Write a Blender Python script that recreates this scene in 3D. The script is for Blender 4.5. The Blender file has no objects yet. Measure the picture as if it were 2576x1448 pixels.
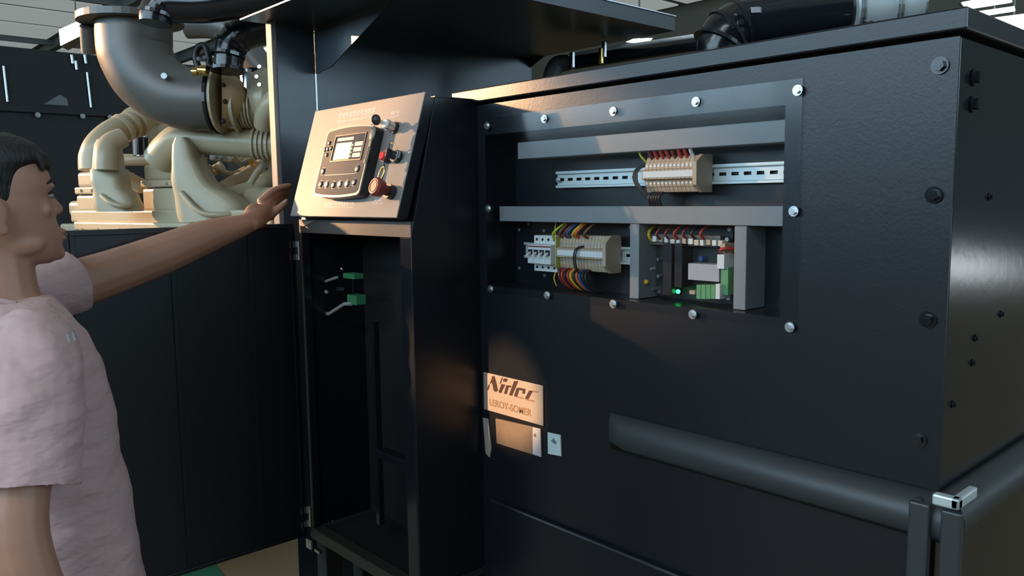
import bpy, bmesh, math, random
from mathutils import Vector, Matrix, noise
random.seed(7)
S = bpy.context.scene
COL = S.collection
V = Vector
# ------------------------------------------------------------------ camera
F = 2030.0; CAM = V((0.0, -1.2, 1.6))
_dn = V((219, 18288, 2030)).normalized()
_ax = V((-1858, -(219*-1858+2030**2)/18288, 2030)).normalized()
CX = -_ax; CZ = -_dn; CY = CZ.cross(CX)          # world axes seen in camera space (x right, y down, z forward)
def ray(u, v):
    d = V((u-1288.0, v-724.0, F)); return V((d.dot(CX), d.dot(CY), d.dot(CZ)))
def P(u, v, x=None, y=None, z=None):              # the sight line of a photo point meets a world plane
    r = ray(u, v)
    t = (x-CAM.x)/r.x if x is not None else (y-CAM.y)/r.y if y is not None else (z-CAM.z)/r.z
    return CAM + r*t
def Q(u, v, d): return CAM + ray(u, v)*(d/F)      # ... at a depth d
def HIT(u, v, o, n):
    r = ray(u, v); return CAM + r*((o-CAM).dot(n)/r.dot(n))
cd = bpy.data.cameras.new('camera'); cam = bpy.data.objects.new('camera', cd); COL.objects.link(cam)
right = V((CX.x, CY.x, CZ.x)); down = V((CX.y, CY.y, CZ.y)); fwd = V((CX.z, CY.z, CZ.z))
m = Matrix((right, -down, -fwd)).transposed().to_4x4(); m.translation = CAM
cam.matrix_world = m
cd.sensor_width = 36; cd.lens = 36*F/2576; cd.clip_start = 0.02; cd.clip_end = 200
S.camera = cam
# ------------------------------------------------------------------ light
w = bpy.data.worlds.new('world'); S.world = w; w.use_nodes = True
w.node_tree.nodes['Background'].inputs[0].default_value = (0.55, 0.68, 0.85, 1)
w.node_tree.nodes['Background'].inputs[1].default_value = 0.05
S.view_settings.view_transform = 'Standard'; S.view_settings.look = 'None'
S.view_settings.exposure = 0.0; S.view_settings.gamma = 1.0; S.view_settings.use_curve_mapping = False
def spot(name, loc, tgt, power, col, deg, blend, rad):
    l = bpy.data.lights.new(name, 'SPOT'); l.energy = power; l.color = col
    l.spot_size = math.radians(deg); l.spot_blend = blend; l.shadow_soft_size = rad
    o = bpy.data.objects.new(name, l); COL.objects.link(o); o.location = loc
    o.rotation_euler = (V(tgt)-V(loc)).to_track_quat('-Z', 'Y').to_euler(); return o
SUNP = V((-10.2, -5.0, 3.75)); SUNC = (1.0, 0.55, 0.26)
# low evening sun through gaps of the open factory door, left of and behind the worker: one beam on the panel, a weaker one on the engine
spot('low_sun', SUNP, (-1.71, -0.19, 1.69), 5000, SUNC, 3.4, 0.12, 0.05)
spot('low_sun_engine', SUNP+V((0.6, 0.2, 0)), SUNP+V((7.3, 5.0, -1.7)), 6500, SUNC, 11.8, 0.15, 0.05)
# another sunbeam through a high pane behind the camera, falling on the maker's plate
spot('sunbeam', (-2.55, -8.0, 5.2), (-1.335, 0.0, 1.155), 14000, SUNC, 1.45, 0.3, 0.03)
def area(name, loc, tgt, power, col, sx, sy):
    l = bpy.data.lights.new(name, 'AREA'); l.shape = 'RECTANGLE'; l.size = sx; l.size_y = sy; l.energy = power; l.color = col
    o = bpy.data.objects.new(name, l); COL.objects.link(o); o.location = loc
    o.rotation_euler = (V(tgt)-V(loc)).to_track_quat('-Z', 'Y').to_euler(); return o
FILL_W = 95        # watts of each added fill light
WIN_E = 8.0          # radiance of the added window panes
# ------------------------------------------------------------------ materials
MATS = {}
def mat(name, col, rough=0.5, metal=0.0, spec=0.5, noise_amt=0.0, nscale=8.0, bump=0.0, bscale=60.0, bdist=0.004, emit=None, es=1.0, coat=0.0, col2=None, stretch=None):
    if name in MATS: return MATS[name]
    M = bpy.data.materials.new(name); M.use_nodes = True; nt = M.node_tree; b = nt.nodes['Principled BSDF']
    b.inputs['Base Color'].default_value = (*col, 1); b.inputs['Roughness'].default_value = rough
    b.inputs['Metallic'].default_value = metal; b.inputs['Specular IOR Level'].default_value = spec
    b.inputs['Coat Weight'].default_value = coat; b.inputs['Coat Roughness'].default_value = 0.12
    if emit: b.inputs['Emission Color'].default_value = (*emit, 1); b.inputs['Emission Strength'].default_value = es
    if noise_amt or bump:
        tc = nt.nodes.new('ShaderNodeTexCoord'); mp = nt.nodes.new('ShaderNodeMapping')
        nt.links.new(tc.outputs['Object'], mp.inputs[0])
        if stretch: mp.inputs['Scale'].default_value = stretch
    if noise_amt:
        n = nt.nodes.new('ShaderNodeTexNoise'); n.inputs['Scale'].default_value = nscale; n.inputs['Detail'].default_value = 5
        nt.links.new(mp.outputs[0], n.inputs['Vector'])
        mx = nt.nodes.new('ShaderNodeMix'); mx.data_type = 'RGBA'
        c2 = col2 or tuple(max(0, c*(1-noise_amt)) for c in col)
        mx.inputs['A'].default_value = (*col, 1); mx.inputs['B'].default_value = (*c2, 1)
        nt.links.new(n.outputs['Fac'], mx.inputs['Factor']); nt.links.new(mx.outputs['Result'], b.inputs['Base Color'])
    if bump:
        n2 = nt.nodes.new('ShaderNodeTexNoise'); n2.inputs['Scale'].default_value = bscale; n2.inputs['Detail'].default_value = 3
        nt.links.new(mp.outputs[0], n2.inputs['Vector'])
        bp = nt.nodes.new('ShaderNodeBump'); bp.inputs['Strength'].default_value = bump; bp.inputs['Distance'].default_value = bdist
        nt.links.new(n2.outputs['Fac'], bp.inputs['Height']); nt.links.new(bp.outputs[0], b.inputs['Normal'])
    MATS[name] = M; return M
BLK = mat('black_satin_paint', (0.0055, 0.0075, 0.0115), 0.33, noise_amt=0.25, nscale=3, bump=0.05, bscale=220)
BLKG = mat('black_gloss_paint', (0.010, 0.012, 0.016), 0.16, noise_amt=0.2, nscale=4, bump=0.03, bscale=40)
BLKM = mat('black_matt', (0.008, 0.009, 0.011), 0.7, noise_amt=0.2)
BLKS = mat('dark_grey_moulding', (0.030, 0.034, 0.037), 0.42, noise_amt=0.2, nscale=5)
RUB = mat('black_rubber', (0.012, 0.012, 0.013), 0.45, noise_amt=0.2)
HOSE = mat('black_gloss_hose', (0.010, 0.011, 0.013), 0.2, noise_amt=0.2)
CHR = mat('chrome', (0.75, 0.76, 0.78), 0.15, metal=1.0, noise_amt=0.1)
STEEL = mat('zinc_steel', (0.62, 0.66, 0.68), 0.32, metal=1.0, noise_amt=0.2, nscale=30)
RAIL = mat('galvanised_rail', (0.62, 0.68, 0.68), 0.42, metal=0.55, noise_amt=0.12, nscale=25)
DUCT = mat('grey_pvc', (0.20, 0.215, 0.225), 0.5, noise_amt=0.12, nscale=20)
BEIGE = mat('beige_plastic', (0.42, 0.32, 0.22), 0.5, noise_amt=0.12, nscale=30)
WHT = mat('white_plastic', (0.62, 0.64, 0.64), 0.4, noise_amt=0.06)
CREAM = mat('cream_engine_enamel', (0.42, 0.38, 0.265), 0.32, noise_amt=0.10, nscale=6, bump=0.12, bscale=45)
TAN = mat('tan_flange', (0.42, 0.30, 0.16), 0.45, noise_amt=0.2, nscale=12)
ELB = mat('steel_grey_pipe', (0.15, 0.148, 0.142), 0.45, metal=0.35, noise_amt=0.25, nscale=5, bump=0.04, bscale=20)
PLATE = mat('brushed_grey_plate', (0.21, 0.195, 0.185), 0.55, spec=0.35, noise_amt=0.10, nscale=14, stretch=(1, 8, 8))
STRIP = mat('bare_grey_edge', (0.22, 0.20, 0.185), 0.5, noise_amt=0.12)
PRINT = mat('white_print', (0.62, 0.61, 0.60), 0.5, noise_amt=0.05)
CTRL = mat('controller_grey', (0.085, 0.076, 0.072), 0.65, spec=0.2, noise_amt=0.08)
CTRLB = mat('controller_case', (0.02, 0.02, 0.022), 0.35, noise_amt=0.1)
BEZ = mat('controller_bezel', (0.32, 0.30, 0.24), 0.3, noise_amt=0.08)
BTN = mat('button_grey', (0.12, 0.11, 0.105), 0.4, noise_amt=0.08)
BTNL = mat('button_light', (0.42, 0.41, 0.39), 0.4, noise_amt=0.06)
LCD = mat('lcd_screen', (0.75, 0.92, 0.85), 0.2, emit=(0.80, 1.0, 0.93), es=1.1, noise_amt=0.04)
LCDG = mat('lcd_green_edge', (0.02, 0.25, 0.08), 0.3, emit=(0.02, 0.5, 0.15), es=0.3)
REDP = mat('red_plastic', (0.20, 0.035, 0.028), 0.32, noise_amt=0.12)
REDL = mat('red_lamp', (0.65, 0.05, 0.05), 0.15, noise_amt=0.1)
BRASS = mat('brass', (0.72, 0.50, 0.18), 0.25, metal=1.0, noise_amt=0.15)
GRNP = mat('green_connector', (0.10, 0.30, 0.13), 0.45, noise_amt=0.12)
GRND = mat('dark_green_lock', (0.05, 0.24, 0.11), 0.4, noise_amt=0.15)
PCB = mat('dark_circuit_board', (0.014, 0.022, 0.020), 0.45, noise_amt=0.4, nscale=60)
LED = mat('green_led', (0.1, 0.9, 0.3), 0.3, emit=(0.05, 1.0, 0.25), es=5.0)
PAPER = mat('paper_label', (0.36, 0.36, 0.39), 0.6, noise_amt=0.12, nscale=60)
LBLW = mat('aluminium_label', (0.24, 0.215, 0.19), 0.4, noise_amt=0.12, nscale=30)
LBLB = mat('white_label', (0.42, 0.52, 0.53), 0.5, noise_amt=0.08)
INK = mat('dark_ink', (0.035, 0.018, 0.015), 0.5, noise_amt=0.1)
INK2 = mat('brown_ink', (0.16, 0.10, 0.06), 0.5, noise_amt=0.1)
LAMP = mat('lamp_diffuser', (0.9, 0.9, 0.9), 0.5, emit=(1.0, 0.97, 0.90), es=9.0)
PANE = mat('daylit_pane', (0.5, 0.55, 0.6), 0.5, emit=(0.56, 0.81, 1.0), es=WIN_E)
SKIN = mat('skin', (0.40, 0.215, 0.145), 0.50, noise_amt=0.12, nscale=18, bump=0.06, bscale=90, col2=(0.36, 0.175, 0.115))
HAIR = mat('black_hair', (0.010, 0.009, 0.010), 0.55, noise_amt=0.4, nscale=60, bump=0.9, bscale=110, stretch=(1.5, 1.5, 0.35))
SHIRT = mat('pink_cotton', (0.52, 0.355, 0.345), 0.85, noise_amt=0.08, nscale=12, bump=0.6, bscale=9, bdist=0.03, stretch=(1.2, 1.2, 2.6))
JEAN = mat('dark_denim', (0.02, 0.024, 0.036), 0.85, noise_amt=0.3, nscale=40)
WIRES = {k: mat('wire_'+k, c, 0.45, noise_amt=0.1) for k, c in dict(red=(0.42, 0.035, 0.02), dark_red=(0.16, 0.02, 0.025), orange=(0.60, 0.13, 0.02), yellow=(0.62, 0.38, 0.02), lime=(0.42, 0.48, 0.03), black=(0.012, 0.013, 0.016), blue=(0.02, 0.07, 0.22), brown=(0.16, 0.055, 0.02), white=(0.6, 0.6, 0.6)).items()}
def glass_mat():
    M = bpy.data.materials.new('clear_acrylic'); M.use_nodes = True; nt = M.node_tree; nt.nodes.clear()
    o = nt.nodes.new('ShaderNodeOutputMaterial'); t = nt.nodes.new('ShaderNodeBsdfTransparent'); g = nt.nodes.new('ShaderNodeBsdfGlossy')
    t.inputs[0].default_value = (0.93, 0.95, 0.96, 1); g.inputs['Roughness'].default_value = 0.12
    fr = nt.nodes.new('ShaderNodeFresnel'); fr.inputs['IOR'].default_value = 1.45
    tc = nt.nodes.new('ShaderNodeTexCoord'); n = nt.nodes.new('ShaderNodeTexNoise'); n.inputs['Scale'].default_value = 3
    bp = nt.nodes.new('ShaderNodeBump'); bp.inputs['Strength'].default_value = 0.03
    nt.links.new(tc.outputs['Object'], n.inputs['Vector']); nt.links.new(n.outputs['Fac'], bp.inputs['Height'])
    nt.links.new(bp.outputs[0], g.inputs['Normal'])
    mx = nt.nodes.new('ShaderNodeMixShader')
    ge = nt.nodes.new('ShaderNodeNewGeometry'); su = nt.nodes.new('ShaderNodeMath'); su.operation = 'SUBTRACT'; su.inputs[0].default_value = 1.0
    mu = nt.nodes.new('ShaderNodeMath'); mu.operation = 'MULTIPLY'      # only the outer face reflects: no false total reflection inside the sheet
    nt.links.new(ge.outputs['Backfacing'], su.inputs[1]); nt.links.new(fr.outputs[0], mu.inputs[0]); nt.links.new(su.outputs[0], mu.inputs[1])
    nt.links.new(mu.outputs[0], mx.inputs[0]); nt.links.new(t.outputs[0], mx.inputs[1]); nt.links.new(g.outputs[0], mx.inputs[2])
    nt.links.new(mx.outputs[0], o.inputs[0]); return M
GLASS = glass_mat()
# ------------------------------------------------------------------ builders
WLOC = {}
class B:
    def __init__(s, T=None): s.v = []; s.f = []; s.sm = []; s.T = T
    def add(s, vs, fs, smooth=False):
        o = len(s.v); s.v += [(s.T @ V(p) if s.T else V(p)) for p in vs]
        s.f += [tuple(i+o for i in f) for f in fs]; s.sm += [smooth]*len(fs); return s
    def box(s, a, b):
        x0, x1 = sorted((a[0], b[0])); y0, y1 = sorted((a[1], b[1])); z0, z1 = sorted((a[2], b[2]))
        vs = [(x, y, z) for z in (z0, z1) for y in (y0, y1) for x in (x0, x1)]
        return s.add(vs, [(0, 2, 3, 1), (4, 5, 7, 6), (0, 1, 5, 4), (2, 6, 7, 3), (0, 4, 6, 2), (1, 3, 7, 5)])
    def prism(s, poly, d):          # poly: 3-D points in one plane, d: offset vector
        n = len(poly); poly = [V(p) for p in poly]; d = V(d)
        nrm = sum(((poly[i]-poly[0]).cross(poly[i+1]-poly[0]) for i in range(1, n-1)), V((0, 0, 0)))
        if nrm.dot(d) > 0: poly.reverse()
        vs = poly+[p+d for p in poly]
        return s.add(vs, [tuple(range(n)), tuple(range(2*n-1, n-1, -1))]+[((i+1) % n, i, i+n, (i+1) % n+n) for i in range(n)])
    def tube(s, pts, rad, n=14, cap=True, smooth=True):
        pts = [V(p) for p in pts]; k = len(pts); rad = [rad]*k if isinstance(rad, (int, float)) else rad
        t0 = (pts[1]-pts[0]).normalized(); a = t0.orthogonal().normalized(); rings = []
        for i in range(k):
            t = ((pts[min(i+1, k-1)]-pts[max(i-1, 0)])).normalized()
            a = (a - t*a.dot(t)).normalized(); bb = t.cross(a)
            rings.append([pts[i]+(a*math.cos(q)+bb*math.sin(q))*rad[i] for q in [2*math.pi*j/n for j in range(n)]])
        vs = [p for r in rings for p in r]; fs = []
        for i in range(k-1):
            for j in range(n): fs.append((i*n+j, i*n+(j+1) % n, (i+1)*n+(j+1) % n, (i+1)*n+j))
        s.add(vs, fs, smooth)
        if cap:
            s.add(rings[0], [tuple(range(n-1, -1, -1))]); s.add(rings[-1], [tuple(range(n))])
        return s
    def sph(s, c, r, nu=14, nv=9, rot=None):
        c = V(c); r = V((r, r, r)) if isinstance(r, (int, float)) else V(r); vs = []; fs = []
        def pt(x, y, z):
            p = V((x*r.x, y*r.y, z*r.z)); return c+(rot @ p if rot else p)
        vs.append(pt(0, 0, -1))
        for i in range(1, nv):
            a = -math.pi/2+math.pi*i/nv
            for j in range(nu):
                q = 2*math.pi*j/nu; vs.append(pt(math.cos(a)*math.cos(q), math.cos(a)*math.sin(q), math.sin(a)))
        vs.append(pt(0, 0, 1)); L = len(vs)-1
        for j in range(nu): fs.append((0, 1+(j+1) % nu, 1+j))
        for i in range(nv-2):
            for j in range(nu): a0 = 1+i*nu; fs.append((a0+j, a0+(j+1) % nu, a0+nu+(j+1) % nu, a0+nu+j))
        a0 = 1+(nv-2)*nu
        for j in range(nu): fs.append((L, a0+j, a0+(j+1) % nu))
        return s.add(vs, fs, True)
    def loft(s, rings, smooth=True):
        n = len(rings[0]); vs = [p for r in rings for p in r]; fs = []
        for i in range(len(rings)-1):
            for j in range(n): fs.append((i*n+j, i*n+(j+1) % n, (i+1)*n+(j+1) % n, (i+1)*n+j))
        s.add(vs, fs, smooth); s.add(rings[0], [tuple(range(n-1, -1, -1))]); s.add(rings[-1], [tuple(range(n))]); return s
    def limb(s, pts, rad, n=14, sub=4):
        pp = []; rr = []
        pts = [V(p) for p in pts]; k = len(pts)
        for i in range(k-1):
            a, b, c, d = pts[max(i-1, 0)], pts[i], pts[i+1], pts[min(i+2, k-1)]
            for q in range(sub):
                t = q/sub
                pp.append(0.5*((2*b)+(c-a)*t+(2*a-5*b+4*c-d)*t*t+(3*b-a-3*c+d)*t**3)); rr.append(rad[i]*(1-t)+rad[i+1]*t)
        pp.append(pts[-1]); rr.append(rad[-1])
        s.tube(pp, rr, n); s.sph(pp[0], rr[0]); s.sph(pp[-1], rr[-1]); return s
    def build(s, name, material, parent=None, bevel=0.0, seg=2, kind=None):
        xs = [p.x for p in s.v]; ys = [p.y for p in s.v]; zs = [p.z for p in s.v]
        c = V(((min(xs)+max(xs))/2, (min(ys)+max(ys))/2, (min(zs)+max(zs))/2))
        if parent is None: c.z = min(zs)
        me = bpy.data.meshes.new(name); me.from_pydata([p-c for p in s.v], [], s.f)
        me.polygons.foreach_set('use_smooth', s.sm); me.update()
        o = bpy.data.objects.new(name, me); COL.objects.link(o); me.materials.append(material)
        WLOC[o.name] = c
        if parent is not None: o.parent = parent; o.location = c-WLOC[parent.name]
        else: o.location = c
        if bevel:
            bv = o.modifiers.new('bevel', 'BEVEL'); bv.width = bevel; bv.segments = seg; bv.limit_method = 'ANGLE'; bv.angle_limit = math.radians(40)
        if kind: o['kind'] = kind
        return o
def thing(name, label, cat, loc, group=None):
    o = bpy.data.objects.new(name, None); COL.objects.link(o); o.location = loc; o.empty_display_size = 0.05
    WLOC[o.name] = V(loc); return tag(o, label, cat, group)
def tag(o, label, cat, group=None):
    o['label'] = label; o['category'] = cat
    if group: o['group'] = group
    return o
def struct(o, label=None):
    o['kind'] = 'structure'
    if label: o['label'] = label
    return o
def remesh(o, voxel, smooth=0, sf=0.5):
    md = o.modifiers.new('remesh', 'REMESH'); md.mode = 'VOXEL'; md.voxel_size = voxel; md.use_smooth_shade = True
    if smooth: sm = o.modifiers.new('smooth', 'SMOOTH'); sm.iterations = smooth; sm.factor = sf
    dg = bpy.context.evaluated_depsgraph_get(); me = bpy.data.meshes.new_from_object(o.evaluated_get(dg))
    mats = list(o.data.materials); o.modifiers.clear(); o.data = me
    if not me.materials:
        for mm in mats: me.materials.append(mm)
    me.polygons.foreach_set('use_smooth', [True]*len(me.polygons)); me.update(); return o
def frame(o, ex, ey, ez):
    M = Matrix((V(ex), V(ey), V(ez))).transposed().to_4x4(); M.translation = V(o); return M
def text(string, T, height, width, name, material, parent, thick=0.0003, bold=0.0):
    cu = bpy.data.curves.new('t', 'FONT'); cu.body = string; cu.size = 1.0; cu.align_x = 'CENTER'; cu.align_y = 'CENTER'; cu.offset = bold
    ob = bpy.data.objects.new('t', cu); COL.objects.link(ob)
    me = bpy.data.meshes.new_from_object(ob.evaluated_get(bpy.context.evaluated_depsgraph_get()))
    vs = [v.co.copy() for v in me.vertices]; fs = [tuple(p.vertices) for p in me.polygons]
    bpy.data.objects.remove(ob); bpy.data.curves.remove(cu); bpy.data.meshes.remove(me)
    if not vs: return None
    x0, x1 = min(v.x for v in vs), max(v.x for v in vs); y0, y1 = min(v.y for v in vs), max(v.y for v in vs)
    b = B(T); b.add([((v.x-(x0+x1)/2)/(x1-x0)*width, (v.y-(y0+y1)/2)/(y1-y0)*height, thick) for v in vs], fs)
    return b.build(name, material, parent)
BOLTC = {}
def bolt(p, n, r, parent, material=STEEL, name='bolt', h=None):   # washer and hexagon head, mesh shared
    n = V(n).normalized(); key = (round(r, 4), tuple(round(q, 3) for q in n), material.name)
    if key not in BOLTC:
        b = B(); a = V((0, 0, 0)); hh = h or r*0.7
        b.tube([a, a+n*r*0.18], r, 14, smooth=False); b.tube([a+n*r*0.15, a+n*hh], r*0.66, 6, smooth=False)
        b.tube([a+n*hh*0.99, a+n*(hh+r*0.04)], r*0.36, 8, smooth=False)
        o = b.build(name, material, None); WLOC.pop(o.name, None)
        off = o.location.copy(); BOLTC[key] = (o.data, off); bpy.data.objects.remove(o)
    me, off = BOLTC[key]; o = bpy.data.objects.new(name, me); COL.objects.link(o)
    o.parent = parent; o.location = V(p)+off-WLOC[parent.name]; return o
# ------------------------------------------------------------------ the hall
FLOORM = mat('floor_concrete', (0.24, 0.17, 0.085), 0.6, noise_amt=0.35, nscale=1.5, bump=0.1, bscale=30)
WALLM = mat('hall_wall', (0.16, 0.155, 0.125), 0.8, noise_amt=0.35, nscale=0.8)
WALLD = mat('hall_wall_dark', (0.05, 0.052, 0.055), 0.8, noise_amt=0.35, nscale=0.8)
CEILM = mat('translucent_roof_sheet', (0.55, 0.58, 0.54), 0.7, noise_amt=0.25, nscale=0.6, emit=(0.80, 0.88, 0.86), es=0.30)   # glow added to brighten the roof sheets and the hall
BEAMM = mat('roof_beam', (0.16, 0.18, 0.18), 0.6, noise_amt=0.2, nscale=2)
GREENF = mat('green_floor_paint', (0.04, 0.16, 0.09), 0.5, noise_amt=0.25, nscale=4)
X0, X1, Y0, Y1, ZC = -28.0, 10.0, -9.0, 15.5, 6.2
fl = struct(B().box((X0, Y0, -0.1), (X1, Y1, 0)).build('floor', FLOORM), 'tan concrete factory floor')
B().prism([P(u, v, z=0.0) for u, v in ((250, 1440), (530, 1405), (572, 1460), (600, 1620), (250, 1620))], (0, 0, 0.003)).build('painted_zone', GREENF, fl)
B().prism([P(u, v, z=0.0) for u, v in ((798, 1405), (845, 1405), (870, 1520), (800, 1520))], (0, 0, 0.003)).build('painted_zone', GREENF, fl)
struct(B().box((X0-0.2, Y0, 0), (X0, Y1, ZC)).build('wall_left', WALLM))
struct(B().box((X0, Y1, 0), (X1, Y1+0.2, ZC)).build('wall_back', WALLM))
struct(B().box((X1, Y0, 0), (X1+0.2, Y1, ZC)).build('wall_right', WALLD))
wf = struct(B().box((X0, Y0-0.2, 0), (X1, Y0, ZC)).build('wall_front', WALLD))
# row of unseen glowing windows, added to reflect in the cabinet front
wi = 0
for k in range(9):
    xa = -14.5+2.25*k; wi += 1
    wn = struct(B().box((xa, Y0-0.05, 2.75), (xa+2.0, Y0+0.02, 5.4)).build('window_%d' % wi, PANE), 'tall daylit factory window high on the wall')
    fb = B()
    for q in (0, 0.667, 1.333, 2.0): fb.box((xa+q-0.02, Y0, 2.75), (xa+q+0.02, Y0+0.05, 5.4))
    for q in (2.75, 4.07, 5.4): fb.box((xa, Y0, q-0.02), (xa+2.0, Y0+0.05, q+0.02))
    fb.build('window_frame', BEAMM, wn)
for k in range(5):      # right wall: unseen glowing panes added to reflect in the canopy end wall
    ya = 0.5+2.6*k; wi += 1
    wn = struct(B().box((X1-0.02, ya, 2.75), (X1+0.05, ya+2.2, 5.4)).build('window_%d' % wi, PANE), 'tall daylit factory window high on the right wall')
    fb = B()
    for q in (0, 0.733, 1.467, 2.2): fb.box((X1-0.05, ya+q-0.02, 2.75), (X1, ya+q+0.02, 5.4))
    for q in (2.75, 4.07, 5.4): fb.box((X1-0.05, ya, q-0.02), (X1, ya+2.2, q+0.02))
    fb.build('window_frame', BEAMM, wn)
# unseen shutter and glow strip, added to reflect in the cabinet's end panel
rs = struct(B().box((4.2, Y1-0.06, 0.42), (7.0, Y1-0.02, 2.5)).build('door_1', BEAMM), 'grey roller shutter raised a little above the floor')
for k in range(10): B().box((4.2, Y1-0.075, 0.44+0.2*k), (7.0, Y1-0.06, 0.60+0.2*k)).build('slat', BEAMM, rs)
B().box((4.2, Y1-0.03, 0.0), (7.0, Y1-0.01, 0.42)).build('daylight_gap', mat('daylight_gap', (0.6, 0.6, 0.6), 0.5, emit=(0.85, 0.93, 1.0), es=5.0), rs)
ce = struct(B().box((X0, Y0, ZC), (X1, Y1, ZC+0.1)).build('ceiling', BEAMM), 'factory roof of pale sheets on grey beams')
nx = 19; ny = 7
for i in range(nx):
    for j in range(ny):
        xa = X0+(X1-X0)/nx*i; xb = X0+(X1-X0)/nx*(i+1); ya = Y0+(Y1-Y0)/ny*j; yb = Y0+(Y1-Y0)/ny*(j+1)
        if xa > -6 and j < 2: continue
        B().box((xa+0.12, ya+0.16, ZC-0.03), (xb-0.12, yb-0.16, ZC)).build('roof_panel', CEILM, ce)
for j in range(1, ny):
    y = Y0+(Y1-Y0)/ny*j
    B().box((X0, y-0.09, ZC-0.30), (X1, y+0.09, ZC-0.28)).box((X0, y-0.015, ZC-0.28), (X1, y+0.015, ZC-0.02)).box((X0, y-0.09, ZC-0.02), (X1, y+0.09, ZC)).build('beam', BEAMM, ce)
for i in range(1, nx, 3):
    x = X0+(X1-X0)/nx*i
    B().box((x-0.05, Y0, ZC-0.16), (x+0.05, Y1, ZC)).build('purlin', BEAMM, ce)
def lamp(quad, thick, label):       # a luminaire: housing with a bright diffuser set into its lower face
    c = sum(quad, V((0, 0, 0)))/4; n = (quad[1]-quad[0]).cross(quad[3]-quad[0]).normalized()
    if n.dot(CAM-c) < 0: n = -n
    t = thing('ceiling_light', label, 'light', c, 'ceiling lights')
    B().prism([c+(q-c)*0.96 for q in quad], n*0.012).build('diffuser', LAMP, t)
    B().prism([c+(q-c)*1.03-n*0.001 for q in quad], -n*thick).build('housing', STEEL, t)
    up = c-n*thick*0.9
    B().tube([up+V((0, 0, 0.0)), V((up.x, up.y, ZC-0.02))], 0.012, 6).build('hanger', BEAMM, t)
def lq(pts, d): return [Q(u, v, d) for u, v in pts]
lamp(lq([(148, 75), (203, 50), (206, 88), (152, 115)], 14), 0.25, 'bright square high-bay light at the left, beside the grey elbow flange')
lamp(lq([(478, -14), (505, -20), (505, 2), (482, 9)], 10), 0.10, 'small bright light cut by the top edge above the black air pipe')
lamp(lq([(617, 138), (690, 112), (690, 144), (622, 160)], 9), 0.10, 'bright light seen between the engine hoses and the lit door post')
lamp(lq([(1574, 106), (1592, 98), (1642, 96), (1630, 110)], 11), 0.06, 'small bright light above the thin pipes behind the cabinet')
lamp(lq([(2418, 6), (2546, -18), (2546, 6), (2432, 24)], 9), 0.05, 'upper tube light at the top right corner')
lamp(lq([(2452, 30), (2552, 16), (2554, 28), (2470, 41)], 9), 0.05, 'middle thin tube light at the top right corner')
lamp(lq([(2488, 46), (2580, 34), (2596, 76), (2560, 84)], 9), 0.05, 'lowest and widest tube light at the top right corner')
# two unseen fill lights, added to brighten the worker's near side
for ax_, ay_, lab in ((1.6, -4.2, 'long fluorescent light over the aisle, behind the viewer on the right'), (-1.2, -5.2, 'long fluorescent light over the aisle, behind the viewer on the left')):
    t = thing('aisle_light', lab, 'light', (ax_, ay_, 4.6))
    B().box((ax_-1.2, ay_-0.3, 4.62), (ax_+1.2, ay_+0.3, 4.70)).build('housing', STEEL, t, bevel=0.01)
    B().tube([(ax_, ay_, 4.70), (ax_, ay_, ZC-0.02)], 0.012, 8).build('hanger', BEAMM, t)
    area('aisle_lamp', (ax_, ay_, 4.60), (ax_, ay_, 0), FILL_W, (0.93, 0.97, 1.0), 2.4, 0.6)
# ------------------------------------------------------------------ generator terminal cabinet
XL, XR, ZT, ZB = -1.432, -0.418, 1.81, 0.30
cab = thing('terminal_cabinet', 'large black steel terminal cabinet with a clear window over wiring', 'cabinet', (-0.92, 0.45, 0.0))
DEP = 1.5
ox0, ox1, oz0, oz1 = -1.405, P(1975, 300, y=0).x, P(1950, 797, y=0).z, P(1975, 264, y=0).z
fp = B()
fp.box((XL-0.06, 0, ZB), (ox0, 0.004, ZT)).box((ox1, 0, ZB), (XR, 0.004, ZT)).box((ox0, 0, ZB), (ox1, 0.004, oz0)).box((ox0, 0, oz1), (ox1, 0.004, ZT))
fp.build('front_panel', BLK, cab)
rv = B()        # reveal of the opening and back plate of the recess
rv.box((ox0-0.004, 0.004, oz0-0.004), (ox0, 0.10, oz1+0.004)).box((ox1, 0.004, oz0-0.004), (ox1+0.004, 0.10, oz1+0.004))
rv.box((ox0, 0.004, oz0-0.004), (ox1, 0.10, oz0)).box((ox0, 0.004, oz1), (ox1, 0.10, oz1+0.004))
rv.build('recess_frame', BLK, cab)
B().box((ox0-0.004, 0.092, oz0-0.004), (ox1+0.004, 0.10, oz1+0.004)).build('back_plate', BLK, cab)
B().box((XR-0.004, 0.0045, ZB), (XR, DEP, ZT)).build('end_panel', BLKG, cab, bevel=0.0015)
B().box((XL-0.06, 0.004, ZB), (XL-0.056, DEP, ZT)).build('end_panel', BLK, cab)
B().box((XL-0.06, DEP, ZB), (XR, DEP+0.004, ZT)).build('rear_panel', BLK, cab)
B().box((XL-0.05, 0.012, ZT), (XR-0.012, DEP-0.01, ZT+0.006)).build('seam', BLKM, cab)
B().box((-1.51, -0.012, ZT+0.006), (XR+0.012, DEP+0.02, ZT+0.036)).build('lid', BLK, cab, bevel=0.003)
B().box((XL-0.02, 0.05, 0.0), (XR-0.05, DEP-0.05, ZB)).build('base_frame', BLKM, cab)
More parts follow.
